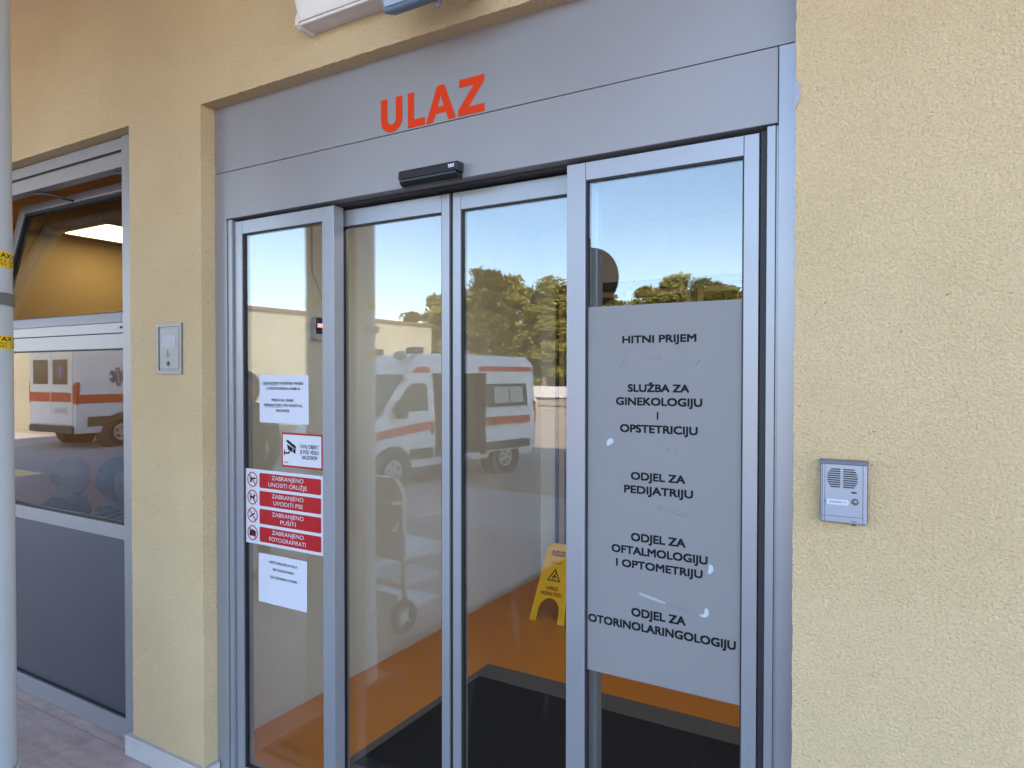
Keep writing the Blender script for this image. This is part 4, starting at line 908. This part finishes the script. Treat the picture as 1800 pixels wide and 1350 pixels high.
TREES = [(735, 552, 46, "pine with low rounded crown just past the end of the wing"), (768, 520, 52, "slim pine peeking over the ambulance windscreen"), (812, 508, 48, "broad pine standing over the ambulance side door"),
 (846, 528, 60, "shorter pine in the gap between two taller crowns"), (866, 476, 47, "tallest pine with dense dome crown above the ambulance"), (905, 486, 50, "second tallest pine leaning against the dome crown"), (958, 492, 48, "pine with bare forked trunk at the rear of the ambulance"),
 (1000, 506, 56, "pine right of the forked trunk, behind the road barrier"), (1060, 512, 62, "pine half hidden behind the round sign"), (1120, 506, 66, "low wide pine left of the ridge of far pines"), (1180, 486, 64, "highest pine of the far ridge in the right pane"),
 (1232, 492, 62, "pine next to the highest one of the far ridge"), (1285, 504, 66, "last pine at the right end of the far ridge"), (700, 585, 58, "distant pine showing over the flat roof of the wing")]
for i, (px, py, dist, lab) in enumerate(TREES):
    v = i % 3
    h = 1.6 + (660 - py) / 1202.7 * dist + .5
    X, Y = ray_xy(px, dist)
    if i < 3:
        tk, cm = pine_meshes(31 + i, (9.0, 9.0, 9.0)[i], (2.3, 1.8, 2.7)[i], (.22, .20, .26)[i])
        t = empty("pine_tree", (0, 0, -.5), lab, "tree", "pines behind the yard")
        tk.build("trunk", M_BARK, t, smooth=True); cm.build("crown", [M_PINE, M_PINE2], t); protos.append(t)
    else: t = copy_tree(protos[v]); t["label"] = lab
    s_ = h / 9.0; t.location = (X, Y, -.5); t.scale = (s_ * 1.08, s_ * 1.08, s_); t.rotation_euler = (0, 0, i * 1.7)

# low scrub under the pines, one mass
rd = random.Random(5); mb = MB()
for i in range(16000):
    px = rd.uniform(660, 1500); X, Y = ray_xy(px, rd.uniform(56, 72)); s_ = rd.uniform(.3, .6); zz = -.5 + 6.0 * rd.random() ** 1.3
    d = Vector((rd.gauss(0, 1), rd.gauss(0, 1), rd.gauss(0, .6) + .4)).normalized(); e = d.orthogonal().normalized() * s_ * .6; p = Vector((X, Y, zz))
    mb.add([p - e, p + e, p + d * s_ * 1.5 + e * .3, p + d * s_ * 1.5 - e * .3], [(0, 1, 2, 3)])
tag(mb.build("undergrowth", M_PINE), "dark undergrowth below the pines", "undergrowth", kind='stuff')

# road barrier wall far off
br = empty("road_barrier", (-15, -31, -.5), "low white concrete barrier along the road under the pines", "barrier")
mb = MB(); mb.box(-34, -3, -31.2, -30.9, .35, .95); spart(mb, "rail", M_WHITE, br, br)
for x in range(-33, -3, 3):
    mb = MB(); mb.box(x - .1, x + .1, -31.15, -30.95, -.5, .345); spart(mb, "post", M_WHITE, br, br)

# round sign in the yard
X, Y = ray_xy(1052, 6.2); Y += .1
sg_ = empty("round_sign", (X, Y, -.15), "round traffic sign on a post, mirrored in the right pane", "sign")
mb = MB(); mb.cyl((X, Y + .04, -.15), (X, Y + .04, 2.78), .03, seg=16); spart(mb, "post", M_STEEL, sg_, sg_, auto=40)
mb = MB(); mb.cyl((X, Y, 2.44), (X, Y - .02, 2.44), .27, seg=48); spart(mb, "disc", mat("sign_back", (.10, .09, .085), .6), sg_, sg_, auto=40, bevel=.004)

# transport chair by the column
M_CREAM = mat("cream_plastic", (.88, .84, .66), .4); M_WFR = mat("white_frame", (.80, .81, .84), .4)
wc = empty("transport_chair", (-2.97, -1.42, 0), "white patient transport chair with cream back rest, mirrored in sliding leaf", "wheelchair", rz=R(6))
mb = MB(); mb.shape(curve_shape([[(-.22, .72), (-.20, .88), (-.14, .94), (.14, .94), (.20, .88), (.22, .72), (.12, .60), (.05, .575), (-.05, .575), (-.12, .60)]], .02), front(.0)); mb.build("back_rest", M_CREAM, wc, bevel=.012)
mb = MB()
for x in (-.24, .24):
    mb.tube([(x, .02, .12), (x, .03, .55), (x, .05, .86)], .018, seg=8); mb.tube([(x, .02, .42), (x, -.42, .42), (x, -.48, .10)], .018, seg=8); mb.tube([(x, .03, .68), (x, -.34, .68), (x, -.36, .42)], .016, seg=8)
mb.tube([(-.24, .05, .80), (-.20, .14, .80), (.20, .14, .80), (.24, .05, .80)], .016, seg=8)
mb.build("frame", M_WFR, wc, smooth=True)
mb = MB(); mb.box(-.23, .23, -.42, .02, .42, .46); mb.box(-.23, .23, .0, .015, .44, .60); mb.box(-.23, .23, -.30, .06, .26, .30); mb.build("seat", M_WFR, wc, bevel=.01)
mb = MB(); mb.box(-.22, .22, -.32, .05, .10, .12); mb.box(-.22, .22, .05, .06, .10, .22); mb.build("basket", M_WFR, wc)
for x in (-.27, .27):
    for y in (.06, -.44):
        mb = MB(); mb.torus((x, y, .104), (1, 0, 0), .082, .022, seg=28, sub=8); w_ = mb.build("wheel", M_TYRE, wc, smooth=True)
        mb = MB(); mb.cyl((x - .012, y, .104), (x + .012, y, .104), .03, seg=14)
        for q in range(5): a = R(72 * q); mb.tube([(x, y, .104), (x, y + .065 * math.cos(a), .104 + .065 * math.sin(a))], .007, seg=6)
        mb.build("hub", M_WFR, w_)

# ------------------------------------------------------------------ people
def skin_chain(pts, edges, sub=2):
    me = bpy.data.meshes.new("tmp"); me.from_pydata([p[0] for p in pts], edges, []); me.update()
    o = bpy.data.objects.new("tmp", me); COL.objects.link(o)
    md = o.modifiers.new("s", 'SKIN'); md.use_smooth_shade = True
    for v, p in zip(me.skin_vertices[0].data, pts): v.radius = p[1] if isinstance(p[1], tuple) else (p[1], p[1])
    me.skin_vertices[0].data[0].use_root = True
    o.modifiers.new("u", 'SUBSURF').levels = sub
    bpy.context.view_layer.update(); dg = bpy.context.evaluated_depsgraph_get(); m2 = bpy.data.meshes.new_from_object(o.evaluated_get(dg))
    r = ([v.co.copy() for v in m2.vertices], [tuple(p.vertices) for p in m2.polygons]); bpy.data.objects.remove(o); bpy.data.meshes.remove(me); bpy.data.meshes.remove(m2); return r
def head_shape(c, yaw=0.0, tilt=0.0):
    """a head facing +x: skull, jaw, brow, nose, lips, ears; c is its middle, 0.24 m tall"""
    v = []; f = []; S, T = 40, 30
    for i in range(T + 1):
        t = math.pi * i / T; z = math.cos(t)
        for k in range(S):
            a = 2 * math.pi * k / S; cx, cy = math.cos(a), math.sin(a); st = math.sin(t)
            rx = .098; ry = .076; x = rx * st * cx; y = ry * st * cy; zz = .122 * z
            if z < 0:                         # narrower jaw, chin forward
                x *= 1 - .16 * (-z); y *= 1 - .30 * (-z) ** 1.3
                if cx > 0: x += .014 * (-z) * cx
                else: x *= 1 - .30 * (-z)
            front_ = max(0, cx) ** 6
            x += front_ * math.exp(-((zz + .022) / .018) ** 2) * .020 * math.exp(-(y / .016) ** 2)       # nose
            x += front_ * math.exp(-((zz - .004) / .022) ** 2) * .008 * math.exp(-(y / .010) ** 2)
            x += front_ * math.exp(-((zz - .026) / .010) ** 2) * .005                                     # brow
            x -= math.exp(-((zz - .008) / .011) ** 2) * .009 * math.exp(-((abs(y) - .032) / .014) ** 2) * (cx > 0)   # eye sockets
            x += front_ * math.exp(-((zz + .056) / .006) ** 2) * .005 * math.exp(-(y / .024) ** 2)        # lips
            x += front_ * math.exp(-((zz + .068) / .006) ** 2) * .005 * math.exp(-(y / .020) ** 2)
            x += front_ * math.exp(-((zz + .096) / .014) ** 2) * .006                                     # chin
            if cx <= 0 and z > -.3: x *= 1.08
            v.append(Vector((x, y, zz)))
    for i in range(T):
        for k in range(S): f.append((i * S + k, (i + 1) * S + k, (i + 1) * S + (k + 1) % S, i * S + (k + 1) % S))
    mb = MB(); mb.add(v, f)
    for s in (-1, 1): mb.ellipsoid((-.008, s * .074, -.005), .019, .010, .031, 12, 8)
    M = Matrix.Translation(c) @ Matrix.Rotation(yaw, 4, 'Z') @ Matrix.Rotation(tilt, 4, 'Y')
    return [M @ Vector(p) for p in mb.v], mb.f
def person(label, J, mats, zones, head, loc, rz, group=None):
    """J: joints; one continuous body, remeshed from trunk, head and hands"""
    r = empty("person", loc, label, "person", group, rz)
    ed = [('pelvis', 'waist'), ('waist', 'chest'), ('chest', 'collar'), ('collar', 'neck'), ('neck', 'skull')]
    for s in 'lr': ed += [('collar', 'shoulder' + s), ('shoulder' + s, 'elbow' + s), ('elbow' + s, 'wrist' + s), ('pelvis', 'hip' + s), ('hip' + s, 'knee' + s), ('knee' + s, 'ankle' + s), ('ankle' + s, 'toe' + s)]
    mb = MB(); P2 = lambda r_: r_ if isinstance(r_, tuple) else (r_, r_)
    for a, b in ed:
        (pa, ra), (pb, rb) = J[a], J[b]; pa, pb = Vector(pa), Vector(pb); ra, rb = P2(ra), P2(rb); n_ = 10
        if a in ('pelvis', 'waist', 'chest') and b in ('waist', 'chest', 'collar'):          # trunk: wide ovals
            for i in range(n_ + 1):
                t = i / n_; c_ = pa.lerp(pb, t); mb.ellipsoid(c_, ra[1] + (rb[1] - ra[1]) * t, ra[0] + (rb[0] - ra[0]) * t, .07, 20, 10)
        else:
            r0, r1 = min(ra), min(rb); d_ = (pb - pa).length; k_ = max(4, int(d_ / (min(r0, r1) * .35)))
            for i in range(k_ + 1):
                t = i / k_; c_ = pa.lerp(pb, t); rr = r0 + (r1 - r0) * t; mb.ellipsoid(c_, rr, rr, rr, 14, 8)
    hc, yaw, tilt = head; mb.add(*head_shape(hc, yaw, tilt))
    for s in 'lr':
        w = Vector(J['wrist' + s][0]); e = Vector(J['elbow' + s][0]); d = (w - e).normalized(); sd_ = d.cross(Vector((0, 0, 1))).normalized() * (1 if s == 'l' else -1); dn = d.cross(sd_).normalized()
        if dn.z > 0: dn = -dn
        mb.add(*skin_chain([(w, (.024, .02)), (w + d * .05, (.036, .017)), (w + d * .088, (.036, .015))], [(0, 1), (1, 2)]))
        for q, L in enumerate((.066, .075, .070, .054)):
            b = w + d * .085 + sd_ * (.027 - q * .018)
            mb.add(*skin_chain([(b, .0095), (b + d * L * .5 + dn * .006, .009), (b + d * L * .8 + dn * .022, .008), (b + d * L * .9 + dn * .036, .007)], [(0, 1), (1, 2), (2, 3)], 1))
        b = w + d * .03 + sd_ * .03
        mb.add(*skin_chain([(b, .012), (b + d * .03 + sd_ * .022 + dn * .008, .0105), (b + d * .055 + sd_ * .024 + dn * .014, .009)], [(0, 1), (1, 2)], 1))
    body = mb.build("body", mats, r)
    rm = body.modifiers.new("r", 'REMESH'); rm.mode = 'VOXEL'; rm.voxel_size = .0075; rm.use_smooth_shade = True
    sm = body.modifiers.new("s", 'SMOOTH'); sm.factor = .5; sm.iterations = 5
    bpy.context.view_layer.update(); dg = bpy.context.evaluated_depsgraph_get(); m2 = bpy.data.meshes.new_from_object(body.evaluated_get(dg))
    body.modifiers.clear(); body.data = m2; m2.materials.clear()
    for m in mats: m2.materials.append(m)
    for p in m2.polygons: p.material_index = zones(p.center)
    return r
SKIN = mat("skin", (.50, .25, .13), .55, var=.06, vscale=30); HAIRW = mat("grey_hair", (.22, .17, .14), .95, var=.25, vscale=90, spec=.05); HAIRB = mat("brown_hair", (.07, .045, .03), .8, var=.4, vscale=80)
CLO1 = mat("dark_jacket", (.035, .035, .032), .9, var=.2, vscale=40); TRO = mat("grey_trousers", (.08, .08, .09), .9); SHOE = mat("dark_shoe", (.02, .02, .02), .5)
def striped():
    m = mat("striped_top", (.04, .045, .04), .9); n = m.node_tree.nodes; l = m.node_tree.links; p = n['Principled BSDF']
    tc = n.new('ShaderNodeTexCoord'); w = n.new('ShaderNodeTexWave'); w.bands_direction = 'Z'; w.inputs['Scale'].default_value = 14; w.inputs['Distortion'].default_value = .6
    r_ = n.new('ShaderNodeValToRGB'); r_.color_ramp.elements[0].position = .72; r_.color_ramp.elements[1].position = .8; r_.color_ramp.elements[0].color = (.035, .04, .035, 1); r_.color_ramp.elements[1].color = (.45, .45, .44, 1)
    l.new(tc.outputs['Object'], w.inputs['Vector']); l.new(w.outputs['Fac'], r_.inputs[0]); l.new(r_.outputs[0], p.inputs['Base Color']); return m
CLO2 = striped()
def seated(dz=0.0):
    z = dz
    J = dict(pelvis=((0, 0, .44), (.15, .12)), waist=((.0, 0, .58), (.15, .11)), chest=((-.01, 0, .72), (.17, .115)), collar=((-.005, 0, .82), (.11, .08)), neck=((.012, 0, .885), .055), skull=((.03, 0, .96), .06))
    for s, k in (('l', 1), ('r', -1)):
        J['shoulder' + s] = ((-.01, k * .185, .795), (.066, .066)); J['elbow' + s] = ((.06, k * .235, .56), .047); J['wrist' + s] = ((.28, k * .13, .555), .029)
        J['hip' + s] = ((.03, k * .10, .43), .095); J['knee' + s] = ((.44, k * .12, .46), .062); J['ankle' + s] = ((.42, k * .12, .10), .043); J['toe' + s] = ((.54, k * .13, .045), .036)
    return J
def zones_seated(c):
    if c.z < .12 and c.x > .3: return 3
    if c.z > .905 or c.z > .835 and math.hypot(c.x - .012, c.y) < .068: return 0
    if .215 < c.x and .50 < c.z and abs(c.y) < .22 and c.z > .515 + 0 and c.x > .27: return 0
    if c.z < .50: return 2
    return 1
H0 = .995
def hair(r, hc, m, test, grow=1.07, fuzz=0.0):
    v, f = head_shape(Vector((0, 0, 0))); mb = MB(); keep = [i for i, p in enumerate(v[:41 * 40 - 0]) if i < 31 * 40 and test(p)]; ks = set(keep); mp = {}
    vv = []
    for i in keep: mp[i] = len(vv); q = v[i] * grow; vv.append(q + hc + Vector((random.uniform(-fuzz, fuzz), random.uniform(-fuzz, fuzz), random.uniform(-fuzz, fuzz))))
    ff = [tuple(mp[i] for i in q) for q in f if all(i in ks for i in q)]
    mb.add(vv, ff); o = mb.build("hair", m, r, smooth=True); sd_ = o.modifiers.new("t", 'SOLIDIFY'); sd_.thickness = .012; sd_.offset = -1; return o
hc = Vector((.045, 0, H0))
def chair_row_seat(x, y, rz, label):
    c = empty("waiting_chair", (x, y, .004), label, "chair", "blue waiting room chairs", rz)
    MBL = bpy.data.materials.get("blue_plastic") or mat("blue_plastic", (.035, .06, .19), .35)
    mb = MB(); mb.shape(curve_shape([rrect(-.23, .23, .42, .80, .09)], .012), lambda u, v, w: (-.19 - w - (v - .42) * .14, u, v)); mb.build("backrest", MBL, c, bevel=.006)
    mb = MB(); mb.shape(curve_shape([rrect(-.20, .26, -.22, .22, .06)], .012), lambda u, v, w: (u, v, .335 + w)); mb.build("seat", MBL, c, bevel=.006)
    for sx_ in (-.16, .20):
        for sy_ in (-.18, .18):
            mb = MB(); mb.tube([(sx_, sy_, .322), (sx_ * 1.12, sy_ * 1.08, .0)], .012, seg=8); mb.build("leg", M_STEEL, c)
RZ = R(38)
p1 = person("bald elderly person in a dark jacket seated in the waiting room", seated(), [SKIN, CLO1, TRO, SHOE], zones_seated, (hc, 0, .06), (-4.29, .46, .004), RZ)
hair(p1, hc, HAIRW, lambda p: -.055 < p.z < .035 and p.x < -.015 and not (p.x > -.03 and p.z < 0), 1.06, .002)
p2 = person("person with short brown hair and striped top seated in the waiting room", seated(), [SKIN, CLO2, TRO, SHOE], zones_seated, (hc, R(14), .0), (-3.80, .47, .004), RZ)
hair(p2, hc, HAIRB, lambda p: (p.z > .055 or p.x < .0 and p.z > -.085), 1.17, .005)
chair_row_seat(-4.29, .46, RZ, "blue waiting chair under the bald person")
chair_row_seat(-3.80, .47, RZ, "blue waiting chair under the person in the striped top")

J = dict(pelvis=((0, 0, .90), (.155, .11)), waist=((.0, 0, 1.03), (.14, .10)), chest=((-.005, 0, 1.20), (.165, .11)), collar=((-.005, 0, 1.31), (.11, .08)), neck=((.008, 0, 1.375), .052), skull=((.02, 0, 1.44), .06))
for s, k in (('l', 1), ('r', -1)):
    J['shoulder' + s] = ((-.005, k * .175, 1.285), (.062, .062)); J['elbow' + s] = ((-.02, k * .225, 1.02), .046); J['wrist' + s] = ((.10, k * .215, .80), .028)
    J['hip' + s] = ((0, k * .09, .86), .092); J['knee' + s] = ((.015 + .03 * k, k * .095, .47), .06); J['ankle' + s] = ((-.01 + .05 * k, k * .10, .09), .042); J['toe' + s] = ((.12 + .05 * k, k * .115, .045), .036)
hs = Vector((.03, 0, 1.475))
p3 = person("person with dark hair standing under the canopy, mirrored in the left pane", J, [SKIN, CLO1, TRO, SHOE], lambda c: 3 if c.z < .11 else 2 if c.z < .88 and abs(c.y) < .19 else 0 if c.z > 1.395 or c.z < .79 or c.z > 1.325 and math.hypot(c.x, c.y) < .065 else 1, (hs, 0, .05), (-4.50, -1.75, 0), R(75))
hair(p3, hs, mat("black_hair", (.02, .016, .014), .7, var=.3, vscale=80), lambda p: (p.z > .05 or p.x < -.005 and p.z > -.09), 1.12, .004)
